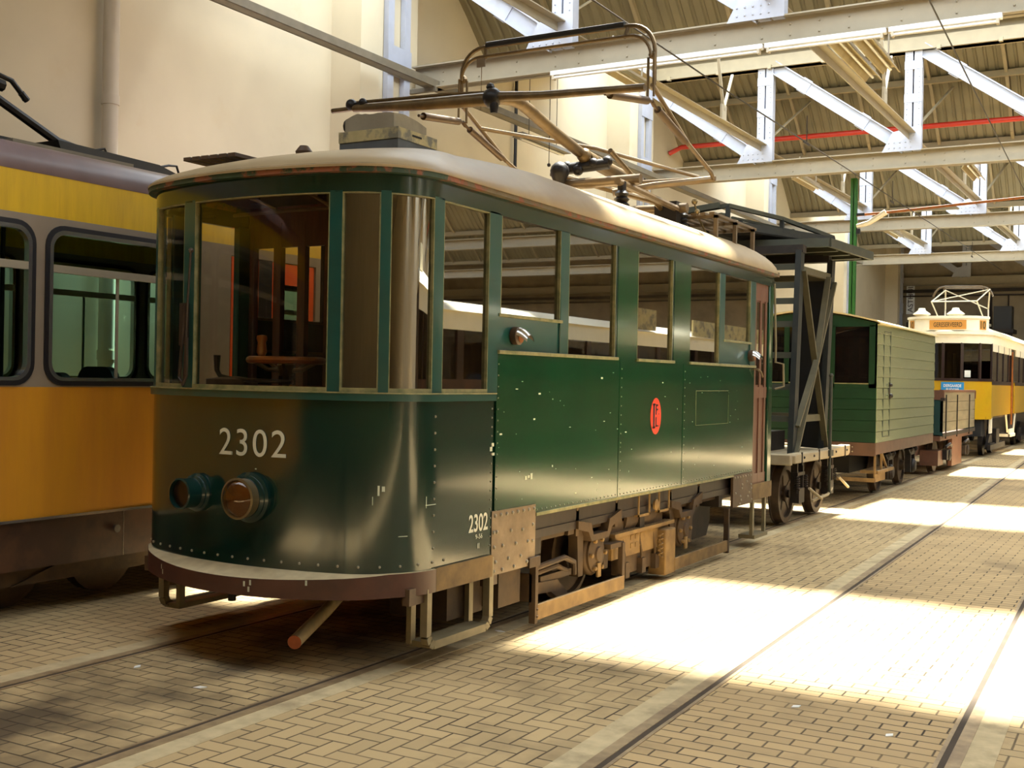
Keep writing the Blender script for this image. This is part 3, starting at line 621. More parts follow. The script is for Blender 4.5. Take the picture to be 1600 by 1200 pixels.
# passenger / works compartment, right side; and the same on the left
for X,sg in ((XR,1),(XL,-1)):
    def bx(name,y0,y1,z0,z1,o0,o1,mat,bevel=0.,parent=None):
        m=MB(); m.box((X+sg*o0,y0,z0),(X+sg*o1,y1,z1)); return m.build(name,mat,parent or HT,bevel)
    for y0,y1 in ((6.575,8.545),(8.557,9.955),(9.967,12.02)):
        p=bx('side_panel',y0,y1,.835,1.945,0,-.03,'hero_green')
        if sg>0:
            m=MB()
            for i in range(int((y1-y0)/.07)): m.sphere((X+.001,y0+.035+.07*i,.858),.006,6)
            z=.9
            while z<1.93: m.sphere((X+.001,y0+.02,z),.006,6); z+=.075
            m.build('rivets','rivet',p)
    bx('seam_strip',8.535,8.567,.835,1.95,.003,-.01,'hero_green'); bx('seam_strip',9.945,9.977,.835,1.95,.003,-.01,'hero_green')
    bx('bottom_angle',7.145,11.39,.815,.838,.012,-.05,'hero_edge')
    for y0,y1 in ((6.57,8.47),(8.87,9.69),(10.09,12.03)): bx('sill_rail',y0,y1,1.943,1.968,.022,-.03,'hero_edge',.004)
    bx('side_panel',8.47,8.87,1.945,2.87,.003,-.03,'hero_green'); bx('side_panel',9.69,10.09,1.945,2.87,.003,-.03,'hero_green')
    for y0,y1 in ((7.465,7.60),(10.89,11.045),(11.86,12.03)): bx('window_post',y0,y1,1.965,2.87,.004,-.05,'hero_post',.006)
    for y0,y1 in ((8.43,8.475),(9.655,9.695)): bx('window_post',y0,y1,1.965,2.87,.0,-.05,'hero_dark',.006)
    bx('window_post',6.575,6.605,1.965,2.87,.0,-.05,'hero_post')
    for y0,y1,z0 in ((6.605,7.465,2.205),(7.60,8.43,1.965),(8.875,9.655,1.965),(10.09,10.89,1.965),(11.045,11.86,2.205)):
        if z0>2:
            bx('lower_panel',y0,y1,1.965,2.19,-.008,-.03,'hero_post'); bx('sill_rail',y0-.03,y1+.03,2.19,2.212,.012,-.03,'hero_edge',.003)
        bx('window_pane',y0,y1,z0,2.87,-.022,-.028,'hero_glass' if sg>0 else 'clear_glass')
        m=MB()
        for a,b,c,d in ((y0,y0+.008,z0,2.87),(y1-.008,y1,z0,2.87),(y0,y1,2.862,2.87)): m.box((X,a,c),(X-sg*.03,b,d))
        m.build('window_bead','hero_edge' if sg>0 else 'wood_dark',HT)
    for y in (6.80,11.87 if sg>0 else 11.5):   # ventilator cowls
        m=MB(); m.lathe([(.055,0),(.062,.01),(.062,.05),(.05,.06)],(X-.01*sg,y,2.07),(sg,0,0),18); c=m.build('ventilator','rust_brown',HT)
        m=MB()
        pr=[]
        for k in range(9):
            a=-.25*PI+PI*1.05*k/8; pr.append((a,k))
        vs=[];fs=[]
        for i in range(6):
            q=i/5
            for k in range(10):
                a=PI*.02+PI*.96*k/9; R=.06*(1-.12*q*q); vs.append((X+sg*(.03+.085*q),y+R*math.cos(a)+.02*q,2.07+R*math.sin(a)-.045*q*q))
        for i in range(5):
            for k in range(9): fs.append((i*10+k,i*10+k+1,(i+1)*10+k+1,(i+1)*10+k))
        m.add(vs,fs,0,True); m.build('cowl','chrome',c)
        m=MB(); m.lathe([(.038,0),(.036,.004)],(X+sg*.052,y,2.06),(sg,0,0),16); m.build('opening','wood_wheel',c)
    # rear platform: timber door, posts, plates
    dr=bx('platform_door',12.035,12.535,.62,2.87,-.03,-.06,'wood_door')
    m=MB()
    for y in (12.10,12.29,12.47): m.box((X-sg*.03,y-.03,.70),(X-sg*.018,y+.03,2.80))
    for z0,z1 in ((.62,.80),(1.62,1.74),(2.68,2.86)): m.box((X-sg*.03,12.04,z0),(X-sg*.019,12.53,z1))
    m.build('door_rail','wood_door',dr)
    for y0,y1 in ((12.13,12.26),(12.32,12.44)): m=MB(); m.box((X-sg*.034,y0,1.76),(X-sg*.027,y1,2.66)); m.build('door_glass','hero_glass',dr)
    m=MB(); m.tube([(X-sg*.02,12.02,1.93),(X+sg*.04,12.02,1.93),(X+sg*.05,12.1,1.90),(X+sg*.05,12.16,1.85)],.012,8); m.build('door_handle','panto_light',dr)
    bx('end_post',12.54,12.68,.62,2.97,0,-.10,'hero_green',.01)
    p=bx('gusset_plate',11.39,12.02,.50,.83,.006,-.02,'rust_brown')
    m=MB()
    for i in range(7): m.sphere((X+sg*.006,11.44+.085*i,.80),.013,8)
    for i in range(12): m.sphere((X+sg*.006,11.45+.28*random.random()+(.27 if i%2 else 0),.52+.02*i),.013,8)
    m.build('rivets','rivet',p)
    bx('platform_sill',12.02,12.70,.52,.69,.008,-.05,'dusty_light')
    m=MB()
    for y in (12.10,12.52): m.bar((X-sg*.02,y,.53),(X-sg*.02,y,.12),.035,.05,(0,1,0))
    m.box((X-sg*.16,12.08,.10),(X+sg*.02,12.54,.14)); m.build('rear_step','step_grey',HT)
    # front cab side: gusset plate and folding step
    p=bx('gusset_plate',6.535,7.14,.475,.90,.006,-.02,'plate_grey')
    m=MB()
    for i in range(8): m.sphere((X+sg*.006,6.575+.077*i,.87),.014,8)
    for y,z in ((6.56,.76),(6.60,.76),(6.79,.75),(6.95,.74),(7.1,.76),(6.57,.66),(6.68,.66),(6.86,.655),(7.03,.65),(7.1,.645),(6.59,.56),(6.76,.565),(6.93,.56),(6.57,.50),(6.68,.50),(6.84,.50),(7.02,.51),(7.1,.515)): m.sphere((X+sg*.006,y,z),.014,8)
    m.build('rivets','rivet',p)
    m=MB(); y0,y1,z0=5.80,6.53,.15
    q=[(y0,.50),(y0,z0+.06),(y0+.02,z0+.02),(y0+.06,z0),(y1-.06,z0),(y1-.02,z0+.02),(y1,z0+.06),(y1,.60)]
    for (a,b),(c,d) in zip(q,q[1:]): m.bar((X-sg*.01,a,b),(X-sg*.01,c,d),.05,.05,(1,0,0))
    m.box((X-sg*.14,y0+.02,z0-.015),(X,y1-.02,z0+.02)); m.bar((X-sg*.14,y1-.03,z0),(X-sg*.14,y1-.03,.5),.05,.035,(1,0,0)); m.bar((X-sg*.14,y0+.03,z0),(X-sg*.14,y0+.03,.5),.05,.035,(1,0,0))
    m.build('step','step_grey',HT)
    m=MB(); m.box((X-sg*.01,5.62,.42),(X-sg*.06,5.84,.52)); m.build('step_bracket','rust_brown',HT); m=MB(); m.box((X-sg*.03,6.54,.40),(X-sg*.08,6.68,.50)); m.build('step_bracket','rust_brown',HT)
# bumper
def bo(i): return .028
bs=seg(slf(6.53),sr(6.53)); nb=len(bs)
def bulge(o):
    def f(i):
        p=bs[i]; u=(p[0]-CX)/1.06; return o+.13*max(0,1-(u/.86)**2)*(1 if p[1]<5.9 else 0)
    return f
bw_=[max(0,1-((p[0]-CX)/.95)**2)*(1 if p[1]<5.85 else 0) for p in bs]
def brow(o,z):      # one edge of the bumper: offset o(weight) outwards at height z(weight)
    r=[]
    for i,p in enumerate(bs):
        a=Vector(bs[max(i-1,0)]);b=Vector(bs[min(i+1,nb-1)]); d=(b-a).normalized(); q=Vector(p)+Vector((d.y,-d.x))*o(bw_[i]); r.append((q.x,q.y,z(bw_[i])))
    return r
rows=[brow(lambda w:-.05,lambda w:.475),brow(lambda w:.02+.14*w,lambda w:.475-.012*w),brow(lambda w:.02+.14*w,lambda w:.614-.046*w),brow(lambda w:-.04,lambda w:.622)]
m=MB(); m.add([v for r in rows[:3] for v in r],[(k*nb+i,k*nb+i+1,(k+1)*nb+i+1,(k+1)*nb+i) for k in range(2) for i in range(nb-1)],0,True); bumper=m.build('bumper','bumper_brown',HT)
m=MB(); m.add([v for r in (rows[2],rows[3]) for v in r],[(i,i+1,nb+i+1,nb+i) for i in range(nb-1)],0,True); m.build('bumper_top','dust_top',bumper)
m=MB(); m.strip(seg(sr(5.86),sr(6.53)),.476,.618,.021,.0); m.build('side_sill','dusty_light',HT)
m=MB()
for s0,z in ((-.60,.53),(-.58,.50),(.17,.52),(.2,.49),(.21,.53),(.55,.55)): m.strip([tuple(out(s0+.012*k,0,0))[:2] for k in range(2)],z,z+.03,.022+.14*(1-(s0/.95)**2),.1)
m.build('paint_scratch','scratch',bumper)
# lamps
def lamp(s,z,r,L,clear):
    p=out(s,0,z); q=out(s,1,z); d=(q-p).normalized(); d=V(0,-1,0).lerp(d,.5).normalized()
    m=MB(); m.lathe([(r*1.0,-.05),(r*1.28,.0),(r*1.30,.025),(r*1.15,.035),(r*1.18,.05),(r*1.02,.06),(r*1.02,.065)],p,d,32); b=m.build('headlamp' if clear else 'tail_lamp','lamp_teal',HT)
    m=MB(); m.lathe([(r,.055),(r,L-.02),(r*1.05,L-.015),(r*1.06,L),(r*.95,L+.005),(r*.93,L-.015),(r*.9,.07)],p,d,32); m.build('lamp_rim','brass_dull' if clear else 'lamp_teal',b)
    if clear:
        m=MB(); m.lathe([(r*.9,L-.02),(r*.72,L-.06),(r*.4,L-.09),(.01,L-.10)],p,d,28); m.build('reflector','reflector',b)
        m=MB(); m.sphere(p+d*(L-.045)+V(.01,0,-.035),.024,12); m.build('bulb','tube_white',b)
        m=MB(); m.lathe([(r*.95,L-.006),(r*.8,L+.022),(r*.5,L+.042),(.005,L+.05)],p,d,28); m.build('lens','lamp_glass',b)
    else:
        m=MB(); m.lathe([(r*.93,L-.03),(r*.6,L-.045),(.005,L-.05)],p,d,28); m.build('lens','lens_dark',b)
    m=MB(); t=d.cross(V(0,0,1)); m.box(tuple(p+d*(L-.05)+t*r*1.02-V(.012,.012,.02)),tuple(p+d*(L-.05)+t*r*1.02+V(.012,.012,.02))); m.build('clip','brass_dull',b)
lamp(.095,1.03,.118,.13,True); lamp(-.36,1.03,.092,.16,False)
# numbers and badge
def wrapf(v):
    u=v.x-CX; v.y=5.30+.193*u*u-.004+(v.y+0)*1.0; return v
text_obj('front_number','2302',.2,'digit',face_my(-4.835,0,1.36),HT,.0005,.0,fit=(.52,.165),warp=wrapf,space=1.15)
text_obj('side_number','2302',.13,'digit',face_px(XR+.002,6.37,.845),HT,.0005,.002,fit=(.235,.115))
text_obj('side_number','9-56',.04,'digit',face_px(XR+.002,6.38,.755),HT,.0005,.0,fit=(.085,.03))
text_obj('side_number','II',.04,'digit',face_px(XR+.002,6.375,.695),HT,.0005,.0,fit=(.02,.035))
m=MB(); m.add([(XR+.003,9.305+.118*math.cos(2*PI*k/40),1.478+.158*math.sin(2*PI*k/40)) for k in range(40)],[tuple(range(40))]); bd=m.build('badge','logo_red',HT)
m=MB(); m.box((XR+.003,9.245,1.375),(XR+.005,9.278,1.585))
for z0,z1 in ((1.572,1.588),(1.372,1.388)): m.box((XR+.003,9.232,z0),(XR+.005,9.291,z1))
def Lt(y,z,w,h,bars):
    t=.02; m.box((XR+.003,y,z),(XR+.005,y+t,z+h))
    for k in bars: m.box((XR+.003,y,z+k*(h-t*.8)),(XR+.005,y+w,z+k*(h-t*.8)+t*.8))
Lt(9.302,1.490,.05,.09,(0.5,1)); Lt(9.302,1.385,.05,.085,(0,)); m.box((XR+.003,9.366,1.385),(XR+.005,9.378,1.398)); m.box((XR+.003,9.366,1.49),(XR+.005,9.378,1.502))
m.build('monogram','logo_black',bd)
m=MB()
for a,b,c,d in ((10.28,10.285,1.37,1.70),(10.28,11.2,1.695,1.70),(10.28,11.2,1.37,1.373),(11.2,11.204,1.37,1.66)): m.box((XR+.001,a,c),(XR+.0025,b,d))
m.build('panel_outline','hero_edge',HT)
m=MB()
for i in range(60):
    y=6.6+5.3*random.random()**1.5; z=.9+.95*random.random(); w=.004+.03*random.random()**3; h=.003+.012*random.random()**2; m.box((XR+.0005,y,z),(XR+.0015,y+w,z+h))
for y,z in ((6.52,1.33),(6.50,1.30),(6.53,1.27),(6.98,1.08),(7.02,1.09),(7.06,1.08)): m.box((XR+.001,y,z),(XR+.002,y+.03,z+.018+.03*random.random()))
m.build('paint_speck','scratch',HT)
# windscreen wiper and cab fittings
m=MB(); m.tube([out(-.45,.03,2.55),out(-.47,.035,2.2),out(-.50,.03,1.72)],.008,6); m.tube([out(-.50,.03,2.2),out(-.52,.05,1.75),out(-.48,.05,1.70),out(-.455,.045,1.76),out(-.455,.045,2.0)],.012,6); m.sphere(out(-.45,.03,2.55),.018,8); m.box(tuple(out(-.52,.0,1.95)-V(.03,.04,.0)),tuple(out(-.52,.03,2.22)+V(.03,.02,0))); wp=m.build('wiper','handle_iron',HT)
m=MB(); m.box((XL+.05,5.75,.64),(XR-.05,12.6,.70)); m.build('floor_deck','wood_dark',HT)
bw=thing('brake_wheel','x','x',(0,0,0)); 
del bw['label'],bw['category']; bw.parent=HT; bw.location=-HT.location
c=V(-5.0,5.80,1.87)
m=MB(); m.ring(c,(0,0,1),.235,.024,32,8); m.build('rim','wood_wheel',bw)
m=MB(); m.cyl(c-V(0,0,1.17),c-V(0,0,.02),.022,12); m.lathe([(.045,-.10),(.06,-.03),(.035,.01)],c,(0,0,1),16)
for k in range(5): a=2*PI*k/5+.3; e=c+V(math.cos(a)*.235,math.sin(a)*.235,0); m.tube([c-V(0,0,.07),c.lerp(e,.5)-V(0,0,.06),e],[.018,.014,.012],8)
m.build('hub','brass_dull',bw)
m=MB(); m.lathe([(.02,0),(.034,.03),(.026,.09),(.036,.115),(.03,.135),(.005,.14)],c+V(-.05,-.18,.02),(0,0,1),14); m.build('grip','wood_wheel',bw)
m=MB(); m.tube([(-5.53,5.72,1.90),(-5.53,5.72,1.80),(-5.50,5.72,1.76),(-5.40,5.73,1.74),(-4.9,5.75,1.73)],[.024,.017,.016,.015,.014],8); m.build('controller_crank','handle_iron',HT)
m=MB(); m.box((-5.62,5.62,.70),(-5.30,5.95,1.70)); m.lathe([(.17,0),(.17,.04),(.05,.06)],(-5.46,5.79,1.70),(0,0,1),20); m.build('controller','rust_brown',HT)
m=MB(); m.box((-4.55,5.72,.70),(-4.15,5.98,1.65)); m.build('cab_cupboard','wood_brown',HT)
m=MB(); m.tube([(-5.95,6.3,2.93),(-5.4,6.3,2.94),(-4.0,6.3,2.93)],.014,8); m.tube([(-5.75,6.1,3.06),(-5.5,6.25,2.95)],.012,8); m.tube([(-5.3,6.2,3.10),(-5.05,6.28,2.95)],.012,8); m.build('roof_rod','panto_light',HT)
for y in (6.585,12.0):
    m=MB(); m.box((XL+.04,y-.02,.70),(CX-.35,y+.02,1.70)); m.box((CX+.35,y-.02,.70),(XR-.04,y+.02,1.70)); m.box((XL+.04,y-.02,2.72),(XR-.04,y+.02,3.02))
    for x in (XL+.06,XL+.32,XL+.55,CX-.36,CX+.36,XR-.5,XR-.06): m.box((x-.035,y-.025,.7),(x+.035,y+.025,2.9))
    m.build('partition','wood_brown',HT)
m=MB(); m.box((XL+.06,6.9,.70),(XL+.45,11.7,1.15)); m.box((XR-.45,6.9,.70),(XR-.06,11.7,1.15)); m.box((XL+.06,7.5,1.15),(XL+.12,11.7,1.5)); m.build('bench','wood_dark',HT)
m=MB(); m.box((XL+.02,12.64,.60),(XR-.02,12.70,1.65)); m.box((XL+.02,12.64,2.85),(XR-.02,12.70,3.01))
for x in (XL+.06,CX-.5,CX+.5,XR-.06): m.box((x-.05,12.64,1.6),(x+.05,12.70,2.9))
m.build('rear_apron','hero_green',HT)
m=MB(); m.tube([(XR+.0,12.69,2.90),(XR+.02,12.72,2.2),(XR+.02,12.72,2.02),(XR+.10,12.75,2.0),(XR+.11,12.75,1.75),(XR+.02,12.72,1.72)],.013,6); m.build('rear_lamp_iron','step_grey',HT)
# roof fittings
vb=thing('vent_box','x','x',(0,0,0)); del vb['label'],vb['category']; vb.parent=HT; vb.location=-HT.location
x0,x1,y0,y1=-4.99,-4.50,6.30,6.76
m=MB(); m.box((x0,y0,3.15),(x1,y1,3.39)); m.build('base','vent_slate',vb)
m=MB(); m.box((x0-.005,y0-.005,3.375),(x1+.005,y1+.005,3.45)); m.build('collar','vent_cream',vb)
m=MB(); m.box((x1+.004,y0+.16,3.412),(x1+.008,y0+.27,3.425)); m.build('slot','black_matt',vb)
m=MB(); nx=12
prof=[(x0+.03+(x1-x0-.08)*k/nx,3.455,3.555+.03*math.sin(PI*k/nx)+.01*math.sin(7*k)) for k in range(nx+1)]
for yy,sc in ((y0+.02,1),(y1-.05,.96)): pass
vs=[];fs=[]
for j,yy in enumerate((y0+.02,y0+.15,y0+.3,y1-.05)):
    for x,za,zb in prof: vs.append((x,yy,za+.02*(j==3)))
    for x,za,zb in prof: vs.append((x,yy,zb-.02*abs(j-1)+.008*random.random()))
w=nx+1
for j in range(3):
    for k in range(nx): a=j*2*w; b=(j+1)*2*w; fs+= [(a+w+k,a+w+k+1,b+w+k+1,b+w+k),(a+k,b+k,b+k+1,a+k+1)]
    a=j*2*w;b=(j+1)*2*w; fs+=[(a,a+w,b+w,b),(a+nx,b+nx,b+w+nx,a+w+nx)]
for j in (0,3): a=j*2*w; fs+=[(a+k,a+k+1,a+w+k+1,a+w+k) for k in range(nx)]
m.add(vs,fs,0,False); m.build('canvas_cover','cloth_grey',vb)
m=MB(); m.sphere((x0-.0,y0+.1,3.51),.055,12,0,(.6,1,1)); m.build('vent_cap','black',vb)
m=MB(); m.lathe([(.05,0),(.06,.05),(.03,.09)],(-5.22,6.2,3.27),(0,0,1),14); m.build('roof_bell','rust_brown',HT)
m=MB()
for x in [-6.13+.085*k for k in range(6)]: m.box((x,5.97,3.285),(x+.065,7.25,3.31))
for y in (6.25,7.0): m.box((-6.13,y,3.262),(-5.63,y+.05,3.288)); m.box((-5.75,y,3.0),(-5.70,y+.05,3.27))
m.build('roof_duckboard','rust_brown',HT)
m=MB()
for k in range(6): x=-4.62+.1*k; m.box((x,11.25,3.50),(x+.055,12.65,3.525))
for y in (11.3,11.9,12.5): m.box((-4.62,y,3.47),(-4.05,y+.04,3.50)); m.box((-4.09,y,3.2),(-4.05,y+.04,3.5)); m.box((-4.62,y,3.3),(-4.58,y+.04,3.5))
m.build('roof_walkway','panto_light',HT)
# underframe
m=MB()
for x in (CX-.62,CX+.62): m.box((x-.05,5.6,.50),(x+.05,12.6,.64))
for y in (5.7,6.5,7.3,9.2,11.2,12.5): m.box((CX-1.0,y-.05,.52),(CX+1.0,y+.05,.64))
m.build('underframe','dark_iron',HT)
m=MB(); m.tube([(-5.02,6.65,.36),(-4.75,5.95,.245),(-4.55,5.40,.165)],.042,14); db=m.build('draw_pole','pole_wood',HT)
m=MB(); d=(V(-4.55,5.40,.165)-V(-4.75,5.95,.245)).normalized(); m.cyl(V(-4.55,5.40,.165),V(-4.55,5.40,.165)+d*.006,.043,16); m.build('pole_tip','pole_end',db)
m=MB(); m.cyl((-5.06,5.4,.36),(-5.06,5.4,.5),.025,10); m.box((-5.3,5.45,.42),(-4.7,5.8,.5)); m.build('coupling_pin','dark_iron',HT)
m=MB(); m.box((XR-.62,6.28,.20),(XR-.17,6.72,.55)); m.box((XR-.35,6.75,.22),(XR-.06,7.05,.50)); m.build('sand_box','dusty_frame',HT)
WHEELS=[8.30,10.20]
m=MB(); m.prism([(10.72,.30),(10.95,.20),(11.35,.20),(11.45,.35),(11.45,.58),(10.72,.58)],'x',CX-.8,CX+.8); m.build('dark_infill_rear','dark_iron',HT)  # dark block added behind the rear wheels, stands for shade under the tram
m=MB(); m.prism([(8.72,.26),(9.78,.26),(9.78,.56),(8.72,.56)],'x',CX-.78,CX+.78); m.build('dark_infill_mid','dark_iron',HT)  # dark block added between the axles as a backdrop, in place of shade
m=MB(); m.prism([(7.1,.24),(7.7,.24),(7.8,.40),(7.8,.55),(7.1,.55)],'x',CX-.75,CX+.75); m.build('dark_infill_front','dark_iron',HT)  # dark block added ahead of the front axle, also a backdrop for shade
for y in WHEELS:
    for x,sg in ((CX-.72,-1),(CX+.72,1)):
        m=MB(); m.lathe([(.05,-.07),(.36,-.07),(.364,-.05),(.342,-.045),(.338,.05),(.30,.055),(.29,.02),(.12,.015),(.11,.06),(.05,.065)],(x,y,.37),(sg,0,0),36)
        w=m.build('wheel','wheel_iron',HT)
        m=MB(); m.lathe([(.17,.17),(.175,.235),(.165,.25),(.15,.255),(.15,.275),(.12,.285),(.06,.29),(.055,.305),(.01,.31)],(x,y,.40),(sg,0,0),24)
        ab=m.build('axle_box','dusty_frame',HT)
        for k in range(6): m=MB(); a=2*PI*k/6; m.lathe([(.018,0),(.018,.02),(.01,.026)],(x+sg*.285,y+.125*math.cos(a),.40+.125*math.sin(a)),(sg,0,0),8); m.build('cover_bolt','dusty_light',ab)
        m=MB(); m.box((x+sg*.29,y-.03,.22),(x+sg*.305,y+.03,.33)); m.build('cover_tongue','dusty_light',ab)
    m=MB(); m.cyl((CX-.75,y,.37),(CX+.75,y,.37),.06,14); m.lathe([(.25,-.4),(.28,-.35),(.28,.35),(.25,.4)],(CX,y+(.45 if y<9 else -.45),.42),(1,0,0),20); m.build('axle_motor','black_matt',HT)
for sg in (-1,1):
    xf=CX+sg*.93; m=MB()
    # truck side frame: bars, pedestals, leaf springs
    m.box((xf-.03,7.30,.60),(xf+.03,11.25,.68)); m.box((xf-.02,7.45,.28),(xf+.02,7.95,.33))
    for y in WHEELS:
        for e in (-1,1):
            m.prism([(y+e*.19,.25),(y+e*.27,.25),(y+e*.30,.62),(y+e*.40,.62),(y+e*.40,.69),(y+e*.19,.69)],'x',xf-.04,xf+.04)
            m.prism([(y+e*.40,.60),(y+e*.50,.60),(y+e*.47,.72),(y+e*.43,.80),(y+e*.39,.72)],'x',xf-.05,xf+.06)
        m.prism([(y-.40,.70),(y-.17,.665),(y-.13,.57),(y+.13,.57),(y+.17,.665),(y+.40,.72),(y+.40,.66),(y+.22,.60),(y+.16,.52),(y-.16,.52),(y-.22,.60),(y-.40,.64)],'x',xf+.01,xf+.10)
        for e in (-.36,.36): m.bar((xf+.05,y+e,.58),(xf+.05,y+e,.80),.04,.05); m.sphere((xf+.05,y+e,.80),.035,8)
    m.build('truck_frame','dusty_frame',HT)
    m=MB(); m.box((xf-.02,8.62,.30),(xf+.05,9.85,.50)); m.box((xf-.01,8.6,.49),(xf+.09,9.9,.52))
    for i in range(22): m.sphere((xf+sg*.06,8.66+.055*i,.515),.014,6)
    for i in range(3):
        for j in range(2): m.box((xf+sg*.05,9.0+.1*i,.36+.07*j),(xf+sg*.055,9.05+.1*i,.40+.07*j))
    m.build('equalizer_beam','dusty_light',HT)
    m=MB(); m.cyl((xf-.1,8.9,.62),(xf-.1,9.55,.62),.16,18); m.box((xf-.02,8.55,.52),(xf+.03,9.75,.78)); m.build('resistor_case','dusty_frame',HT)
    m=MB()
    for y0,y1 in ((9.05,9.30),(9.50,9.75)): m.box((xf+sg*.03,y0,.62),(xf+sg*.10,y1,.64)); m.box((xf+sg*.09,y0,.62),(xf+sg*.10,y0+.02,.80)); m.box((xf+sg*.09,y1-.02,.62),(xf+sg*.10,y1,.80))
    m.lathe([(.045,0),(.05,.02),(.03,.03)],(xf+sg*.10,9.4,.70),(sg,0,0),14); m.build('cable_bracket','dusty_light',HT)
    xg=CX+sg*1.05
    for y0,y1 in ((7.20,8.70),(9.82,11.28)): m=MB(); m.box((xg-.015,y0,.07),(xg+.015,y1,.18)); m.build('guard_board','dusty_light',HT,.004)
    m=MB(); m.box((xg-.03,11.25,.05),(xg+.02,11.29,.50)); m.build('guard_bracket','dusty_frame',HT)
    m=MB(); m.box((xg-.03,8.66,.12),(xg+.012,8.71,.45)); m.box((xg-.10,8.45,.42),(xg,8.71,.46)); m.build('guard_bracket','dusty_frame',HT); m=MB(); m.box((xg-.03,7.15,.05),(xg+.02,7.19,.46)); m.box((xg-.12,7.15,.20),(xg-.01,7.19,.40)); m.box((xg-.14,7.04,.46),(xg+.03,7.20,.53))
    for z in (.10,.15): m.sphere((xg+.022*sg,7.18,z),.010,6)
    m.build('guard_bracket','dusty_frame',HT)
    m=MB(); m.box((xg-.16,9.60,.05),(xg+.01,9.84,.46)); m.build('battery_case','dusty_light',HT,.012)
    for y in (8.85,9.2,9.5): m=MB(); m.tube([(xg-.08,y,.45),(xg-.06,y+.02,.3),(xg-.08,y+.06,.16)],.012,6); m.box((xg-.10,y+.02,.12),(xg-.05,y+.1,.25)); m.build('brake_hanger','dusty_frame',HT)
    for y in (9.55,):
        m=MB(); p=[(xg-.02+.022*math.cos(k*.9),y+.022*math.sin(k*.9),.22+.006*k) for k in range(36)]; m.tube(p,.006,5); m.build('brake_spring','dusty_light',HT)
    m=MB(); m.box((xg-.18,8.86,.14),(xg-.10,9.55,.30)); m.build('brake_case','dusty_frame',HT); m=MB(); m.tube([(xg-.1,7.2,.36),(xg-.1,7.7,.38),(xg-.12,7.95,.30)],.02,8); m.build('brake_gear','dusty_frame',HT)
    m=MB(); m.tube([(xg-.06,7.3,.42),(xg-.06,7.75,.44),(xg-.08,7.95,.38),(xg-.1,8.0,.28)],.022,8); m.prism([(7.3,.30),(7.7,.28),(7.95,.10),(7.8,.09),(7.6,.2),(7.3,.22)],'x',xg-.13,xg-.09); m.build('brake_hanger','dusty_frame',HT)
# pantograph
PG=thing('pantograph','x','x',(0,0,0)); del PG['label'],PG['category']; PG.parent=HT; PG.location=-HT.location
m=MB(); yb=9.3; hw=.97
def arc(z0,zt,w,r,n=7):
    L=[(-w,z0)]+[(-w+r-r*math.cos(PI/2*k/n),zt-r+r*math.sin(PI/2*k/n)) for k in range(n+1)]
    return L+[(-a,b) for a,b in reversed(L)]
m.tube([(CX+a,yb,b) for a,b in arc(4.36,4.90,hw+.02,.24)],.02,8); m.tube([(CX+a,yb-.04,b) for a,b in arc(4.62,4.80,hw,.20)],.015,8)
for sg in (-1,1):
    m.tube([(CX+sg*(hw+.03),yb-.03,4.62),(CX+sg*(hw+.03),yb-.03,4.25)],.012,6); m.tube([(CX+sg*(hw-.04),yb,4.60),(CX+sg*(hw-.04),yb,4.20)],.013,6); m.sphere((CX+sg*hw,yb,4.62),.04,8)
    m.tube([(CX+sg*(hw-.24),yb,4.89),(CX+sg*(hw-.26),yb-.03,4.79)],.016,6)
m.build('collector_bow','panto_tube',PG)
m=MB(); m.tube([(CX-.72,yb,4.915),(CX+.70,yb,4.915)],.032,8); m.build('contact_strip','black',PG)
m=MB(); m.tube([(CX-.74,yb-.05,4.77),(CX-.74,yb-.05,4.30)],.004,5); m.box((CX-.79,yb-.06,4.70),(CX-.70,yb-.05,4.78)); m.build('tag_and_cord','panto_light',PG)
yc=8.47
m=MB(); m.tube([(-6.80,yc,4.235),(-6.5,yc,4.235)],.024,8); m.tube([(-6.55,yc,4.235),(-5.9,yc,4.20),(-5.1,yc,4.17)],[.035,.05,.06],10); m.tube([(-5.1,yc,4.19),(-4.6,yc,4.15),(-3.66,yc,4.115)],[.045,.036,.032],10)
m.tube([(-6.6,yc+.05,4.30),(-5.6,yc+.05,4.27),(-5.1,yc+.05,4.24)],.017,6); m.build('cross_tube','panto_tube',PG)
m=MB(); m.sphere((-5.07,yc,4.18),.085,14,0,(1.1,1,1)); m.sphere((-5.09,yc,4.27),.04,8); m.lathe([(.03,-.13),(.04,-.07),(.03,0)],(-5.04,yc-.02,4.17),(0,0,1),10); m.build('pivot_clamp','panto_dark',PG); m=MB(); m.sphere((-6.58,yc,4.27),.055,14); m.sphere((-6.45,yc,4.28),.04,14); m.bar((-6.6,yc,4.26),(-6.42,yc,4.26),.04,.04); m.build('end_clamp','panto_dark',PG)
m=MB(); m.tube([(-5.03,yc,4.17),(-4.96,8.6,4.18),(-4.95,8.75,4.18),(-4.95,8.95,4.145),(-4.95,9.3,4.07),(-4.95,10.3,3.90)],[.05,.052,.052,.055,.055,.05],12); m.build('main_arm','panto_tube',PG)
m=MB(); m.tube([(-4.93,10.02,3.93),(-4.93,11.35,3.85)],.07,12); m.sphere((-4.93,9.98,3.94),.075,10); m.build('tension_cylinder','panto_tube',PG)
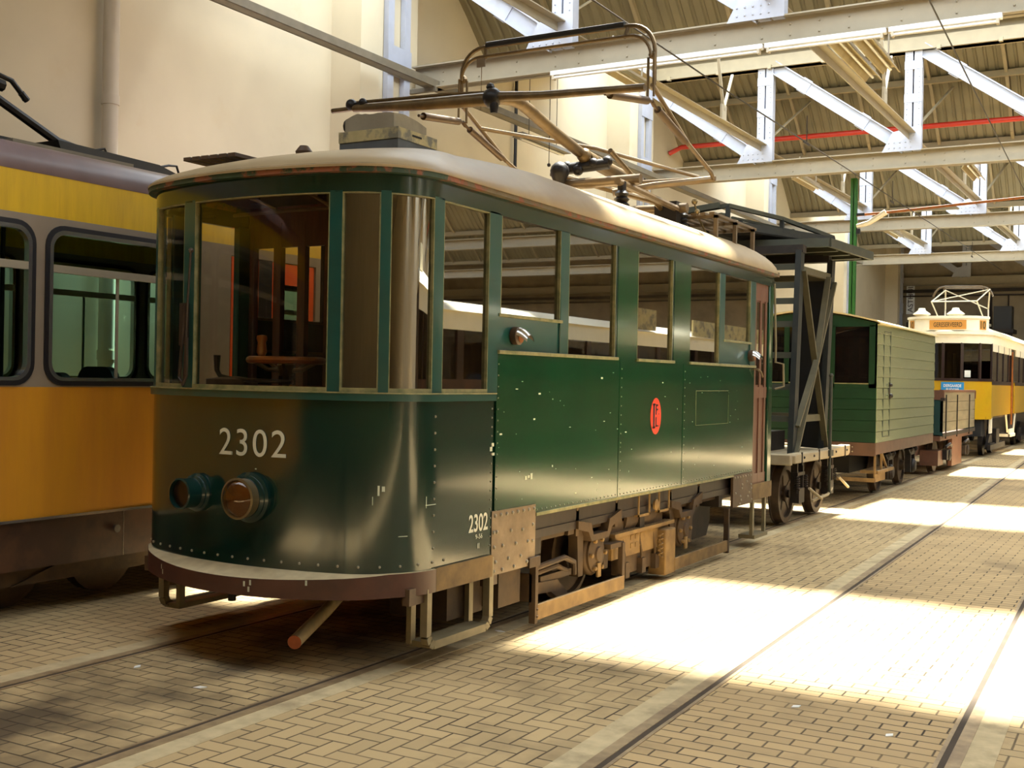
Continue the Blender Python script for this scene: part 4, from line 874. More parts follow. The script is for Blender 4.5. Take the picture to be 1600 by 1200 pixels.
for sg in (-1,1):
    m=MB(); a=V(CX+sg*.91,yc,4.10+ (0 if sg<0 else .0)); b=V(CX+sg*hw,yb,4.215); m.tube([a,a.lerp(b,.12)],.014,6); m.tube([a.lerp(b,.1),a.lerp(b,.9)],.034,10); m.tube([a.lerp(b,.88),b],.014,6); m.build('spring_tube','spring',PG)
    c=V(CX+sg*hw,yb+.05,4.19); d=V(CX+sg*.985,yb+.85,3.99); m=MB(); m.tube([b,c],.02,6); m.tube([c,c.lerp(d,.12)],.014,6); m.tube([c.lerp(d,.1),c.lerp(d,.9)],.034,10); m.tube([c.lerp(d,.88),d],.014,6); m.build('spring_tube','spring',PG)
    m=MB(); m.tube([(CX+sg*hw,yb,4.36),(CX+sg*.985,yb+.85,4.0),(CX+sg*.99,10.75,3.84),(CX+sg*.97,10.88,3.80),(CX+sg*.9,10.95,3.80)],.021,8); m.build('frame_tube','panto_light',PG)
m=MB(); m.tube([(CX-.97,10.95,3.83),(CX+.97,10.95,3.81)],.026,8); m.build('rear_tube','panto_light',PG)
m=MB(); m.tube([(CX+.96,10.92,3.80),(CX+.5,10.5,3.70),(CX+.15,10.3,3.62)],.034,8); m.tube([(CX-.96,10.92,3.80),(CX-.5,10.5,3.70),(CX-.15,10.3,3.62)],.034,8); m.build('brace','panto_light',PG)
m=MB(); m.tube([(CX-.975,9.62,4.22),(CX+.0,10.2,4.05),(CX+.80,10.93,3.83)],.019,8); m.build('diagonal_rod','panto_light',PG)
m=MB(); m.tube([(-4.62,9.9,3.95),(-4.55,11.0,3.55)],.026,8); m.tube([(-5.3,10.0,3.8),(-4.5,10.9,3.58)],.03,8); m.build('link_rod','panto_tube',PG)
m=MB()
m.tube([(-5.6,9.9,3.66),(-4.3,9.9,3.66)],.05,10); m.tube([(-5.5,11.1,3.56),(-4.3,11.1,3.56)],.05,10)
for x in (-5.45,-4.4): m.tube([(x,9.6,3.60),(x,11.3,3.54)],.035,8)
m.build('base_frame','panto_light',PG)
for x,y in ((-5.45,9.7),(-4.4,9.7),(-5.45,11.2),(-4.4,11.2)):
    m=MB(); z=roofz(x)-.02; m.lathe([(.07,0),(.075,.03),(.05,.05),(.075,.08),(.05,.10),(.07,.13),(.04,.16),(.04,.24)],(x,y,z),(0,0,1),14); m.build('insulator','panto_dark',PG)
m=MB()
for x,y,z in ((-5.1,9.95,3.84),(-4.98,9.95,3.80),(-4.84,10.0,3.86),(-4.72,10.05,3.88)): m.sphere((x,y,z),.055,14)
m.lathe([(.05,0),(.08,.05),(.055,.1),(.08,.15),(.05,.2),(.07,.25),(.088,.29),(.092,.33),(.08,.37),(.05,.40),(.01,.415)],(-5.1,9.8,3.45),(0,0,1),14)
m.tube([(-5.1,9.95,3.82),(-4.7,10.05,3.86)],.055,10); m.build('pivot_bearing','panto_dark',PG)
m=MB(); m.box((-4.62,11.0,3.40),(-4.38,11.3,3.62)); m.build('rear_bearing','panto_dark',PG)
m=MB(); m.tube([(-4.28,11.25,3.62),(-4.27,11.32,3.5),(-4.22,11.5,3.30)],.01,6); m.sphere((-4.28,11.25,3.64),.035,8); m.sphere((-4.26,11.28,3.54),.03,8); m.build('cable_lug','brass_dull',PG)
# ------------------------------------------------------------------ orange-yellow articulated tram at left
YT=thing('articulated_tram','modern orange-yellow tram with grey window band, parked along the pale wall','tram',(-8.2,8,0))
XN,XF=-7.05,-9.15; ya,ye=-1.5,15.5
def pan(name,mat,z0,z1,y0,y1,o=0.,th=.04,far=True,bevel=0.):
    r=None
    for X,sg in ((XN,1),(XF,-1)) if far else ((XN,1),):
        m=MB(); m.box((X+sg*o,y0,z0),(X+sg*(o-th),y1,z1)); q=m.build(name,mat,YT,bevel); r=r or q
    return r
pan('side_panel','yt_orange',.70,1.655,ya,7.42); pan('side_panel','yt_orange',.70,1.655,8.6,ye)
m=MB(); m.box((XF,7.42,.70),(XF+.04,8.6,1.655)); m.build('side_panel','yt_orange',YT)
sk=pan('skirt','yt_skirt',.345,.70,ya,ye,-.03); pan('skirt_strip','chrome',.695,.715,ya,ye,.012,.04)
m=MB(); m.cyl((XN-.02,6.25,.56),(XN,6.25,.56),.03,12); m.box((XN-.031,6.33,.345),(XN-.028,6.335,.69)); m.build('skirt_latch','chrome',sk)
pan('roof_band','yt_yellow',2.885,3.185,ya,ye)
WIN=[(-.1,1.17),(1.32,2.59),(2.74,4.01),(4.16,5.43),(5.58,6.86)]
WIN2=[(8.85,10.1),(10.25,11.5),(11.65,12.9),(13.05,14.4)]
for X,sg in ((XN,1),(XF,-1)):
    for y0,y1,ws in (((ya,7.44,WIN),(8.58,ye,WIN2)) if sg>0 else ((ya,ye,WIN+[(7.0,8.27),(8.42,9.69),(9.84,11.1),(11.25,12.5),(12.65,13.9)]),)):
        plate('window_band',[(y0,1.655),(y1,1.655),(y1,2.885),(y0,2.885)],[rrect(a,b,1.70,2.80,.13) for a,b in ws],.04,lambda a,b,d,X=X,sg=sg:(X-sg*.02+d,a,b),'yt_grey',YT)
        for a,b in ws:
            plate('window_rubber',rrect(a-.035,b+.035,1.665,2.835,.16),[rrect(a,b,1.70,2.80,.13)],.05,lambda p,q,d,X=X,sg=sg:(X-sg*.015+d,p,q),'rubber',YT)
            fr=plate('window_frame',rrect(a,b,1.70,2.80,.13),[rrect(a+.03,b-.03,1.725,2.77,.11)],.05,lambda p,q,d,X=X,sg=sg:(X-sg*.012+d,p,q),'chrome',YT)
            m=MB(); m.box((X-sg*.04,a+.02,2.49),(X+sg*.012,b-.02,2.545)); m.box((X-sg*.02,(a+b)/2-.012,1.72),(X-sg*.01,(a+b)/2+.012,2.49)); m.build('transom','alu',fr)
            m=MB(); m.add([(X-sg*.03,p,q) for p,q in rrect(a+.01,b-.01,1.71,2.79,.12)],[tuple(range(28))]); m.build('window_pane','yt_glass',YT)
rp=[(XN+.003,3.185),(XN+.015,3.25),(XN-.015,3.325),(XN-.09,3.385),(XN-.3,3.44),(-8.2,3.50),(XF+.3,3.44),(XF+.09,3.385),(XF+.015,3.325),(XF-.015,3.25),(XF-.003,3.185)]
m=MB(); n=len(rp); m.add([(a,y,b) for y in (ya,ye) for a,b in rp],[(i,i+1,n+i+1,n+i) for i in range(n-1)],0,True); m.add([(a,y,b) for y in (ya,ye) for a,b in rp],[tuple(range(n)),tuple(range(n,2*n))]); m.build('roof','yt_roof',YT)
m=MB(); m.box((XF+.04,ya,.70),(XN-.04,ye,.80)); m.build('floor_deck','seat_black',YT)
m=MB(); m.box((XF,ya,.5),(XN,ya+.05,3.2)); m.box((XF,ye-.05,.5),(XN,ye,3.2)); m.build('end_wall','yt_grey',YT)
for X,sg in ((XN,1),):   # doorway with red-orange folding doors
    m=MB(); m.box((X,7.44,2.80),(X-sg*.04,8.58,2.885)); m.build('door_header','yt_grey',YT)
    for y0,y1 in ((7.46,7.80),(7.98,8.56)):
        a,b=y0+.10,y1-.10
        d=plate('door_leaf',[(y0,.62),(y1,.62),(y1,2.79),(y0,2.79)],[rrect(a,b,1.2,2.6,.09)],.04,lambda p,q,dd,X=X,sg=sg:(X-sg*.03+dd,p,q),'yt_red',YT)
        m=MB(); m.add([(X-sg*.03,p,q) for p,q in rrect(a-.01,b+.01,1.19,2.61,.1)],[tuple(range(28))]); m.build('door_glass','yt_glass',d)
    m=MB(); m.box((X-sg*.05,7.80,.6),(X-sg*.01,7.98,2.80)); m.build('door_post','black',YT)
for y in (3.0,4.2,5.0,5.9,6.35,9.5,11.3):
    for x in (-7.45,):
        m=MB(); q=rrect(x-.21,x+.21,1.15,1.80+.04*math.sin(y*5),.12); m.prism(q,'y',y,y+.07); m.box((x-.21,y-.42,1.10),(x+.21,y,1.2)); m.box((x-.04,y-.2,.8),(x+.04,y-.1,1.1)); m.build('seat','seat_black',YT)
m=MB()
for y in (3.6,5.9,9.2): m.tube([(-8.0,y,.8),(-8.0,y,3.3)],.018,8)
m.build('grab_pole','black',YT)
m=MB(); m.box((-8.55,5.68,.8),(-8.45,5.98,3.3)); m.build('partition','black',YT)
# underside and roof gear
for yc in (1.0,6.0,11.5):
    m=MB(); m.box((-9.0,yc-.9,.30),(-7.3,yc+.9,.38))
    for x in (-7.5,-8.95): m.lathe([(.05,-.06),(.33,-.06),(.33,.05),(.1,.06)],(x,yc-.45,.34),(1,0,0),24); m.lathe([(.05,-.06),(.33,-.06),(.33,.05),(.1,.06)],(x,yc+.45,.34),(1,0,0),24)
    m.box((-7.3,yc-1.0,.22),(-7.18,yc+1.0,.36)); m.prism([(yc-.6,.22),(yc-.2,.34),(yc+.2,.34),(yc+.6,.22)],'x',-7.32,-7.16)
    m.build('bogie','dusty_frame',YT)
m=MB(); m.box((-9.0,1.5,3.44),(-7.95,6.5,3.60)); m.prism([(6.5,3.44),(7.85,3.50),(7.85,3.58),(7.5,3.66),(6.4,3.68)],'x',-8.7,-8.0); m.build('roof_casing','black',YT)
m=MB()
for k in range(30): m.box((-7.9,4.2+.06*k,3.44),(-7.6,4.23+.06*k,3.50))
m.box((-7.66,5.6,3.46),(-7.50,6.75,3.50)); m.box((-7.62,6.7,3.40),(-7.58,6.72,3.47)); m.build('resistor_grid','galv',YT)
m=MB(); m.tube([(-8.2,5.0,4.35),(-8.2,5.99,3.94),(-8.2,6.55,3.71),(-8.2,6.9,3.66),(-8.2,7.2,3.64)],[.035,.037,.04,.045,.03],8); m.tube([(-8.2,6.85,3.68),(-8.2,7.05,3.74),(-8.2,7.1,3.66)],.012,6); m.tube([(-8.2,7.6,3.66),(-8.2,7.8,3.72),(-8.2,7.9,3.73),(-8.2,7.95,3.62)],.012,6); m.build('pantograph_arm','panto_dark',YT)
m=MB(); m.tube([(-8.2,5.7,4.08),(-8.2,5.98,4.14),(-8.2,6.1,4.12),(-8.2,6.2,4.03),(-8.2,6.23,3.99)],.022,8); m.tube([(-8.2,6.19,4.04),(-8.2,6.25,3.99)],.028,8); m.tube([(-8.2,5.6,4.10),(-8.2,6.02,4.06)],.05,8); m.build('pantograph_horn','panto_dark',YT)
# ------------------------------------------------------------------ tower wagon
TW=thing('tower_wagon','dark overhead-line tower wagon with lattice tower and swivel deck','rail wagon',(-4.92,15,0))
m=MB(); m.box((-5.98,13.7,.83),(-4.0,16.3,.90)); m.build('platform','deck_wood',TW)
m=MB()
m.prism([(13.68,.82),(16.32,.80),(16.40,.83),(16.40,.945),(15.0,.925),(13.75,.935),(13.68,.92)],'x',-4.0,-3.86); m.box((-6.02,13.7,.80),(-5.9,16.3,.94)); m.box((-6.0,13.60,.80),(-3.90,13.70,.93)); m.box((-6.0,16.3,.80),(-3.90,16.4,.93)); m.build('deck_beam','deck_wood',TW,.012)
m=MB()
for y in (13.95,14.75,16.1): m.box((-3.865,y-.012,.79),(-3.85,y+.012,.95))
for y in (14.05,14.5,15.6,16.2): m.sphere((-3.86,y,.88),.018,8)
m.build('deck_bolts','dark_iron',TW)
for y in (14.30,15.75):
    for x,sg in ((-5.64,-1),(-4.2,1)):
        m=MB(); m.lathe([(.34,-.06),(.39,-.06),(.394,-.045),(.372,-.04),(.366,.06),(.30,.06),(.295,.02)],(x,y,.40),(sg,0,0),40); m.lathe([(.05,-.07),(.1,-.06),(.1,.06),(.05,.07)],(x,y,.40),(sg,0,0),20)
        m.ring((x,y,.40),(1,0,0),.315,.03,32,6)
        for k in range(5): a=2*PI*k/5+.5; m.bar((x,y,.40),(x,y+.31*math.cos(a),.40+.31*math.sin(a)),.05,.06,(1,0,0))
        m.build('wheel','wheel_iron',TW)
    m=MB(); m.cyl((-5.7,y,.40),(-4.1,y,.40),.05,12); m.build('axle','dark_iron',TW)
    m=MB(); x=-3.99
    for e in (-.13,.13):
        m.box((x-.06,y+e-.02,.42),(x+.02,y+e+.02,.82)); pts=[(x+.03+.03*math.cos(k*.8),y+e*1.4+.03*math.sin(k*.8),.47+.0035*k) for k in range(48)]; m.tube(pts,.007,5)
    m.box((x-.06,y-.16,.64),(x+.03,y+.16,.68)); m.box((x-.07,y-.12,.30),(x+.04,y+.12,.48)); m.build('axle_guard','dark_iron',TW)
m=MB(); m.box((-5.6,13.9,.55),(-4.25,16.1,.80)); m.box((-5.3,14.5,.35),(-4.5,15.5,.6)); m.build('underframe','dark_iron',TW)
m=MB(); m.tube([(-3.9,14.45,.47),(-3.85,14.7,.36),(-3.85,14.9,.30)],.018,6); m.tube([(-3.9,15.95,.52),(-3.84,16.25,.36)],.018,6); m.tube([(-3.9,14.6,.30),(-3.88,15.3,.33),(-3.88,15.5,.40)],.02,6); m.build('brake_lever','deck_wood',TW)
m=MB(); m.tube([(-3.86,15.28,1.90),(-3.86,15.28,1.2),(-3.86,15.28,.62),(-3.87,15.32,.42),(-3.87,15.36,.34)],.022,8); m.sphere((-3.86,15.28,1.9),.032,8); m.box((-3.9,15.2,.84),(-3.83,15.36,.92)); m.build('hand_brake_pole','tow_olive',TW)
LEG=[(-4.06,14.2),(-4.06,15.65),(-5.70,15.65),(-5.70,14.2)]
TOP=[(-4.03,14.3),(-3.97,15.6),(-5.6,15.55),(-5.6,14.3)]
for (x,y),(X,Y) in zip(LEG,TOP):
    m=MB(); m.bar((x,y,.9),(X,Y,3.45),.16,.07,(1,0,0)); m.build('tower_leg','tow_dark',TW)
def lv(i,z): t=(z-.9)/2.55; return V(LEG[i][0]+(TOP[i][0]-LEG[i][0])*t,LEG[i][1]+(TOP[i][1]-LEG[i][1])*t,z)
for z in (1.34,1.74,2.14,2.53,2.82,3.02,3.25):
    m=MB(); m.bar(lv(3,z),lv(0,z),.05,.075); m.build('ladder_rung','tow_olive',TW)
for i,j in ((0,1),(2,3),(1,2)):
    for z in (1.34,3.22):
        m=MB(); m.bar(lv(i,z),lv(j,z),.05,.085); m.build('tower_rail','tow_batten',TW)
for i,j in ((0,1),(3,2)):
    e=V(.05 if i==0 else -.05,0,0)
    for a,b in ((lv(i,.92),lv(j,3.15)),(lv(i,3.20),lv(j,.92)),(lv(i,1.25),lv(i,2.1).lerp(lv(j,2.1),.55)),(lv(j,2.0).lerp(lv(i,2.0),.5),lv(i,3.2).lerp(lv(j,3.2),.8))):
        m=MB(); m.bar(a+e,b+e,.035,.075,(1,0,0)); m.build('tower_brace','tow_batten',TW)
m=MB(); m.bar(lv(1,.92)+V(-.25,.0,0),lv(1,3.3)+V(-.25,.0,0),.45,.03,(0,1,0)); m.bar(lv(2,.92)+V(.3,.1,0),lv(2,2.4)+V(.3,.1,0),.5,.03,(0,1,0)); m.build('tower_shade_panel','black',TW)  # black panels by the rear legs, shadow put into their colour
m=MB(); m.box((-5.3,14.4,.9),(-4.5,15.4,1.15)); m.box((-4.9,14.55,1.15),(-4.65,14.8,1.65)); m.build('winch','dark_iron',TW)
# swivel deck, turned some 20 degrees
Q=Matrix.Translation((-4.79,13.75,0))@Matrix.Rotation(-math.radians(20),4,'Z')
def qb(m,a,b,w,h): m.bar(Q@Vector(a),Q@Vector(b),w,h)
m=MB(); qb(m,(0,0,3.75),(0,2.25,3.75),.06,.10); qb(m,(-1.45,0,3.75),(-1.45,2.25,3.75),.06,.10); qb(m,(-1.45,0,3.75),(0,0,3.75),.06,.10); qb(m,(-1.45,2.25,3.75),(0,2.25,3.75),.06,.10); m.build('deck_frame','tow_dark',TW)
m=MB()
for k in range(10): x=-1.40+.15*k; m.bar(Q@Vector((x,.03,3.70)),Q@Vector((x,2.22,3.70)),.14,.03)
m.build('deck_boards','black_matt',TW)
m=MB(); P=[(-1.45,0),(0,0),(0,1.1),(0,2.25),(-1.45,2.25),(-1.45,0)]; H=[3.93,3.98,3.93,3.79,3.79,3.93]
for i in range(5): qb(m,P[i]+(H[i],),P[i+1]+(H[i+1],),.05,.05)
m.build('deck_rail','tow_olive',TW)
for p,h in list(zip(P[:5],H))+[((a_,y_),3.86) for a_ in (-.2,-1.2) for y_ in (.5,1.6)]: m=MB(); qb(m,p+(3.75,),p+(h,),.05,.05); m.build('rail_post','tow_dark',TW)
m=MB(); qb(m,(-.3,-.05,3.84),(-.02,-.05,3.86),.1,.05); qb(m,(-1.3,.3,3.83),(-.1,1.9,3.80),.03,.03); qb(m,(-.1,.2,3.86),(-.1,1.9,3.80),.03,.03); qb(m,(-1.5,-.02,3.95),(-.1,-.05,3.99),.04,.07); m.build('stowed_pole','tow_olive',TW)
Q2=Matrix.Translation((-3.73,14.62,0))@Matrix.Rotation(-math.radians(4),4,'Z')
m=MB(); q=[(-1.35,-.25),(-.02,.0),(.0,1.75),(-1.35,1.75)]
vs=[Q2@Vector((a,b,z)) for z in (3.565,3.60) for a,b in q]; m.add(vs,[(3,2,1,0),(4,5,6,7),(0,1,5,4),(1,2,6,5),(2,3,7,6),(3,0,4,7)]); m.build('lower_deck','tow_batten',TW)
m=MB()
for a,b in ((q[0],q[1]),(q[1],q[2]),(q[2],q[3])): m.bar(Q2@Vector(a+(3.575,)),Q2@Vector(b+(3.575,)),.05,.11)
for y in (.4,.9,1.4): m.bar(Q2@Vector((-1.3,y,3.54)),Q2@Vector((-.05,y,3.54)),.09,.07)
m.build('deck_beam','tow_olive',TW)
m=MB(); m.cyl((-4.82,14.95,3.35),(-4.82,14.95,3.72),.14,16); m.box((-5.7,14.25,3.42),(-3.98,14.4,3.52)); m.box((-5.7,15.5,3.42),(-3.98,15.65,3.52)); m.build('swivel','dark_iron',TW)
# ------------------------------------------------------------------ green van
GV=thing('box_van','closed green works van with boarded sides, behind the tower wagon','rail wagon',(CX,20.5,0))
a0,a1=18.0,22.95; VL=-5.98; VR=-3.86
m=MB(); z=.90
while z<2.72:
    h=min(.165,2.73-z); m.prism([(VR,z),(VR+.012,z+.005),(VR+.002,z+h),(VR-.03,z+h),(VR-.03,z)],'y',a0,a1) ; z+=.168
m.build('side_boards','van_green_sheen',GV)
m=MB(); z=.90
while z<2.72:
    h=min(.165,2.73-z); m.prism([(VL,z),(VL-.012,z+.005),(VL-.002,z+h),(VL+.03,z+h),(VL+.03,z)],'y',a0,a1) ; z+=.168
m.build('side_boards','van_green_sheen',GV)
m=MB(); z=.90
while z<1.62: m.prism([(a0,z),(a0-.012,z+.005),(a0-.002,z+.165),(a0+.03,z+.165),(a0+.03,z)],'x',VL,VR); z+=.168
m.build('end_boards','van_end',GV)
arcp=[(VL+(VR-VL)*k/16,2.73+.17*math.sin(PI*k/16)) for k in range(17)]
m=MB(); m.prism([(VL,2.68),(VR,2.68)]+arcp[::-1],'y',a0,a0+.04); m.box((VL,a0,1.72),(VR,a0+.03,1.80))
for x0,x1 in ((VL,VL+.12),(-5.30,-5.22),(-4.60,-4.50),(VR-.12,VR)): m.box((x0,a0,1.72),(x1,a0+.04,2.70))
m.build('end_frame','van_end',GV)
for x0,x1 in ((VL+.12,-5.30),(-5.22,-4.60),(-4.50,VR-.12)):
    m=MB(); m.box((x0,a0+.015,1.80),(x1,a0+.02,2.68)); m.build('window_pane','van_glass',GV)
    m=MB(); m.box((x0,a0-.004,1.795),(x1,a0+.01,1.812)); m.build('window_bead','hero_edge',GV)
m=MB(); m.add([(x,y,z+.02) for y in (a0-.06,a1+.05) for x,z in [(VL-.05,2.70)]+arcp+[(VR+.05,2.70)]]+[(x,y,z+.045) for y in (a0-.06,a1+.05) for x,z in [(VL-.05,2.70)]+arcp+[(VR+.05,2.70)]],
    [(i,i+1,20+i-1+0,19+i) for i in range(18)]+[(38+i,38+i+1,57+i+1,57+i) for i in range(18)]+[(i,i+1,38+i+1,38+i) for i in range(18)]+[(19+i,19+i+1,57+i+1,57+i) for i in range(18)]+[(0,19,57,38),(18,37,75,56)]); m.build('roof','van_roof',GV)
m=MB(); m.box((VL,a1-.03,.9),(VR,a1,2.75)); m.build('end_wall','van_end',GV)
m=MB(); m.box((VL+.04,a0+.8,.9),(-5.1,a1-.1,2.0)); m.box((VL+.04,a0+.05,.86),(VR-.04,a1-.05,.90)); m.box((-5.2,a0+1.8,.9),(VR-.05,a0+1.85,1.95)); m.build('interior_lining','shelf_dark',GV)
m=MB()
for y0,y1,z0,z1 in ((18.45,18.455,.98,2.62),(18.93,18.936,.98,2.64),(18.45,18.93,2.62,2.626),(18.45,18.93,.98,.986)): m.box((VR+.004,y0,z0),(VR+.013,y1,z1))
dj=m.build('door_joint','black_matt',GV)
m=MB(); m.sphere((VR+.03,18.9,1.79),.03,8); m.sphere((VR+.03,18.9,1.62),.04,8); m.box((VR,18.86,1.57),(VR+.015,18.94,1.83)); m.build('door_lock','dark_iron',dj)
m=MB(); m.box((VL,a0-.02,.70),(VR,a0+.06,.90)); m.box((VR-.06,a0,.72),(VR+.005,a1,.90)); m.box((VL-.005,a0,.72),(VL+.06,a1,.90)); m.box((VL,a1-.05,.7),(VR,a1,.9)); sb=m.build('sole_bar','van_brown',GV)
m=MB()
for i in range(3):
    for j in range(2): m.sphere((-4.32+.06*i,a0-.022,.76+.07*j),.012,6)
m.build('rivets','rivet',sb)
m=MB(); m.box((VR-.25,a0+.15,.42),(VR+.02,a0+1.3,.47)); m.box((VR-.02,a0+.02,.30),(VR,a0+.75,.42)); 
for y in (18.05,18.5): m.box((VR-.03,y,.42),(VR,y+.03,.72))
m.bar((VR-.02,18.55,.72),(VR-.02,18.95,.47),.03,.03); m.box((VL,a0+.0,.30),(VR,a0+.05,.36)); m.build('foot_step','dusty_light',GV)
for y in (19.6,21.5):
    for x,sg in ((CX-.72,-1),(CX+.72,1)):
        m=MB(); m.lathe([(.05,-.06),(.35,-.06),(.354,-.045),(.335,-.04),(.33,.05),(.28,.055),(.27,.02),(.1,.03),(.08,.1)],(x,y,.36),(sg,0,0),30); m.build('wheel','wheel_iron',GV)
        m=MB(); xs_=x+sg*.2; m.lathe([(.12,0),(.13,.06),(.09,.10),(.01,.11)],(xs_,y,.36),(sg,0,0),16)
        for e in (-.18,.18): m.box((xs_-.05,y+e-.03,.25),(xs_+.05,y+e+.03,.72)); m.sphere((xs_+sg*.05,y+e,.66),.05,8)
        m.prism([(y-.4,.66),(y+.4,.66),(y+.2,.56),(y-.2,.56)],'x',xs_-.03,xs_+.05); m.build('axle_box','dark_iron',GV)
m=MB(); m.box((CX-.6,18.3,.4),(CX+.6,22.7,.70)); m.build('underframe','black_matt',GV)
text_obj('number','95',.26,'digit_yellow',face_my(-4.78,a0-.014,1.44),GV,.0006,.01,fit=(.26,.17))
m=MB(); m.lathe([(.13,0),(.135,.02),(.12,.03),(.005,.03)],(-4.74,a0-.02,1.19),(0,-1,0),28); m.build('signal_disc','signal_red',GV)
# ------------------------------------------------------------------ open gondola wagon
GW=thing('open_wagon','low open wagon with grey wooden sides, between the green van and the old tram','rail wagon',(CX,26,0))
g0,g1=24.0,28.35
for X,sg in ((-3.86,1),(-5.98,-1)):
    m=MB()
    for k in range(4): m.box((X,g0,.88+.2*k),(X-sg*.05,g1,1.073+.2*k))
    sp_=m.build('side_boards','gondola_wood',GW)
    m=MB()
    for y in (24.35,25.75,27.45): m.box((X,y-.02,.74),(X+sg*.02,y+.02,1.62))
    m.box((X,g0,.78),(X+sg*.012,g1,.86)); m.build('iron_strap','dark_iron',sp_)
for y in (g0,g1-.05):
    m=MB(); m.box((-5.98,y,.80),(-3.86,y+.05,1.52)); m.build('end_board','gondola_teal',GW)
    m=MB(); m.box((-5.98,y-.01,1.52),(-3.84,y+.06,1.70)); m.build('end_cap','gondola_brown',GW)
m=MB(); m.box((-3.93,g0,1.67),(-3.85,g1,1.72)); m.box((-5.99,g0,1.67),(-5.91,g1,1.72)); m.build('top_rail','gondola_brown',GW)
m=MB(); m.box((-3.90,g0-.04,1.50),(-3.82,g0+.08,1.56)); m.build('latch','dark_iron',GW)
m=MB(); m.box((-5.95,g0,.70),(-3.9,g1,.82)); m.build('floor_deck','gondola_brown',GW)
m=MB(); m.box((CX-.6,g0-.3,.40),(CX+.6,g1+.2,.72)); m.box((-4.0,25.6,.12),(-3.92,26.9,.75)); m.box((-4.3,g0+.1,.2),(-3.95,g0+.7,.5)); m.build('underframe','gondola_brown',GW)
for y in (24.9,27.3):
    for x,sg in ((CX-.72,-1),(CX+.72,1)):
        m=MB(); m.lathe([(.05,-.06),(.35,-.06),(.354,-.045),(.335,-.04),(.33,.05),(.1,.055)],(x,y,.36),(sg,0,0),26); m.build('wheel','wheel_iron',GW)
    m=MB(); m.box((-3.98,y-.3,.30),(-3.86,y+.3,.50)); m.lathe([(.1,0),(.11,.06),(.01,.09)],(-3.9,y,.38),(1,0,0),14); m.tube([(-3.88,y-.35,.56),(-3.85,y,.62),(-3.88,y+.35,.56)],.03,8); m.build('axle_box','dark_iron',GW)
# ------------------------------------------------------------------ old yellow tram at the end of the row
OT=thing('vintage_tram','old yellow and cream tram on line 10, last in the row','tram',(CX,36,0))
R_=-3.86; L_=-5.98
pl_=[(L_,31.2),(L_+.22,30.78),(L_+.62,30.55),(-4.92,30.48),(R_-.62,30.55),(R_-.22,30.78),(R_,31.2)]
full=[(L_,46.),]+pl_+[(R_,46.)]
def op(name,mat,z0,z1,o0,o1,pts=full,parent=None): m=MB(); m.strip(pts,z0,z1,o0,o1); return m.build(name,mat,parent or OT)
op('lower_panel','ot_yellow',.98,1.93,0,-.04,[(L_,31.2)]+pl_[1:-1]+[(R_,31.2)])
for X,sg in ((R_,1),(L_,-1)):
    m=MB(); m.box((X,31.2,1.05),(X-sg*.04,35.3,1.93)); m.box((X,36.2,1.05),(X-sg*.04,46,1.93)); m.prism([(31.2,.98),(31.6,1.05),(31.2,1.05)],'x',X,X-sg*.04); m.build('side_panel','ot_yellow',OT)
    m=MB(); m.box((X+sg*.01,31.2,1.85),(X,35.3,1.95)); m.box((X+sg*.01,36.2,1.85),(X,46,1.95)); m.build('belt_strip','ot_dark',OT)
    m=MB(); m.box((X-sg*.06,35.3,.6),(X-sg*.03,36.2,3.0)); d=m.build('platform_door','ot_dark',OT)
    m=MB(); m.tube([(X+sg*.02,35.3,.75),(X+sg*.02,35.3,2.8)],.025,6); m.build('grab_rail','wood_wheel',d)
    m=MB(); m.box((X-sg*.4,35.2,.40),(X+sg*.03,36.3,.48)); m.box((X-sg*.04,35.2,.40),(X,36.3,.62)); m.build('door_step','ot_cream',OT)
    y=31.25
    ws=[(31.25,32.35),(32.43,33.55),(33.63,34.7),(34.78,35.25)]+[(36.3+1.2*k,37.42+1.2*k) for k in range(8)]
    for p,q in ws:
        m=MB(); m.box((X-sg*.02,p,1.97),(X-sg*.025,q,2.86)); m.build('window_pane','ot_glass',OT)
        m=MB(); m.box((X+sg*.0,q,1.95),(X-sg*.05,q+.08,2.9)); m.build('window_post','ot_dark',OT)
        m=MB(); m.box((X+sg*.004,p+.05,2.70),(X-sg*.02,q-.05,2.88)); m.build('top_light','ot_cream',OT)
op('window_sill','ot_dark',1.93,2.0,.012,-.04,pl_)
for (a,b) in zip(pl_,pl_[1:]):
    a=Vector(a);b=Vector(b); d=(b-a).normalized(); L0=(b-a).length
    m=MB(); m.strip([tuple(a+d*.03),tuple(b-d*.03)],2.0,2.98,-.015,-.02); m.build('windscreen_pane','ot_glass',OT)
    m=MB(); m.strip([tuple(a-d*.035 if a.x>-5 else a-d*.035),tuple(a+d*.035)],1.95,2.89,.004,-.05); m.build('window_post','ot_dark',OT)
m=MB(); m.strip([(R_,31.17),(R_,31.25)],1.95,2.89,.004,-.05); m.build('window_post','ot_dark',OT)
op('fascia','ot_cream',2.88,3.12,.006,-.04)
op('cornice','ot_cream',3.10,3.17,.05,-.04)
m=MB(); prof=[(L_-.06,3.12),(L_-.03,3.2),(L_+.25,3.33),(CX-.4,3.44),(CX+.4,3.44),(R_-.25,3.33),(R_+.03,3.2),(R_+.06,3.12)]
m.prism(prof,'y',32.3,46); m.build('roof','ot_cream',OT)
m=MB(); n=16; base=[(-5.92,31.3),(-5.72,30.85),(-5.3,30.62),(-4.92,30.56),(-4.54,30.62),(-4.12,30.85),(-3.92,31.3),(-3.9,32.4),(-5.94,32.4)]
for z,k in ((3.15,1),(3.24,.96),(3.33,.75)): pass
c0=Vector((CX,31.9)); rg=[[(tuple((Vector(p)-c0)*k+c0)+(z,)) for p in base] for z,k in ((3.13,1.03),(3.21,1.0),(3.30,.85),(3.36,.5))]
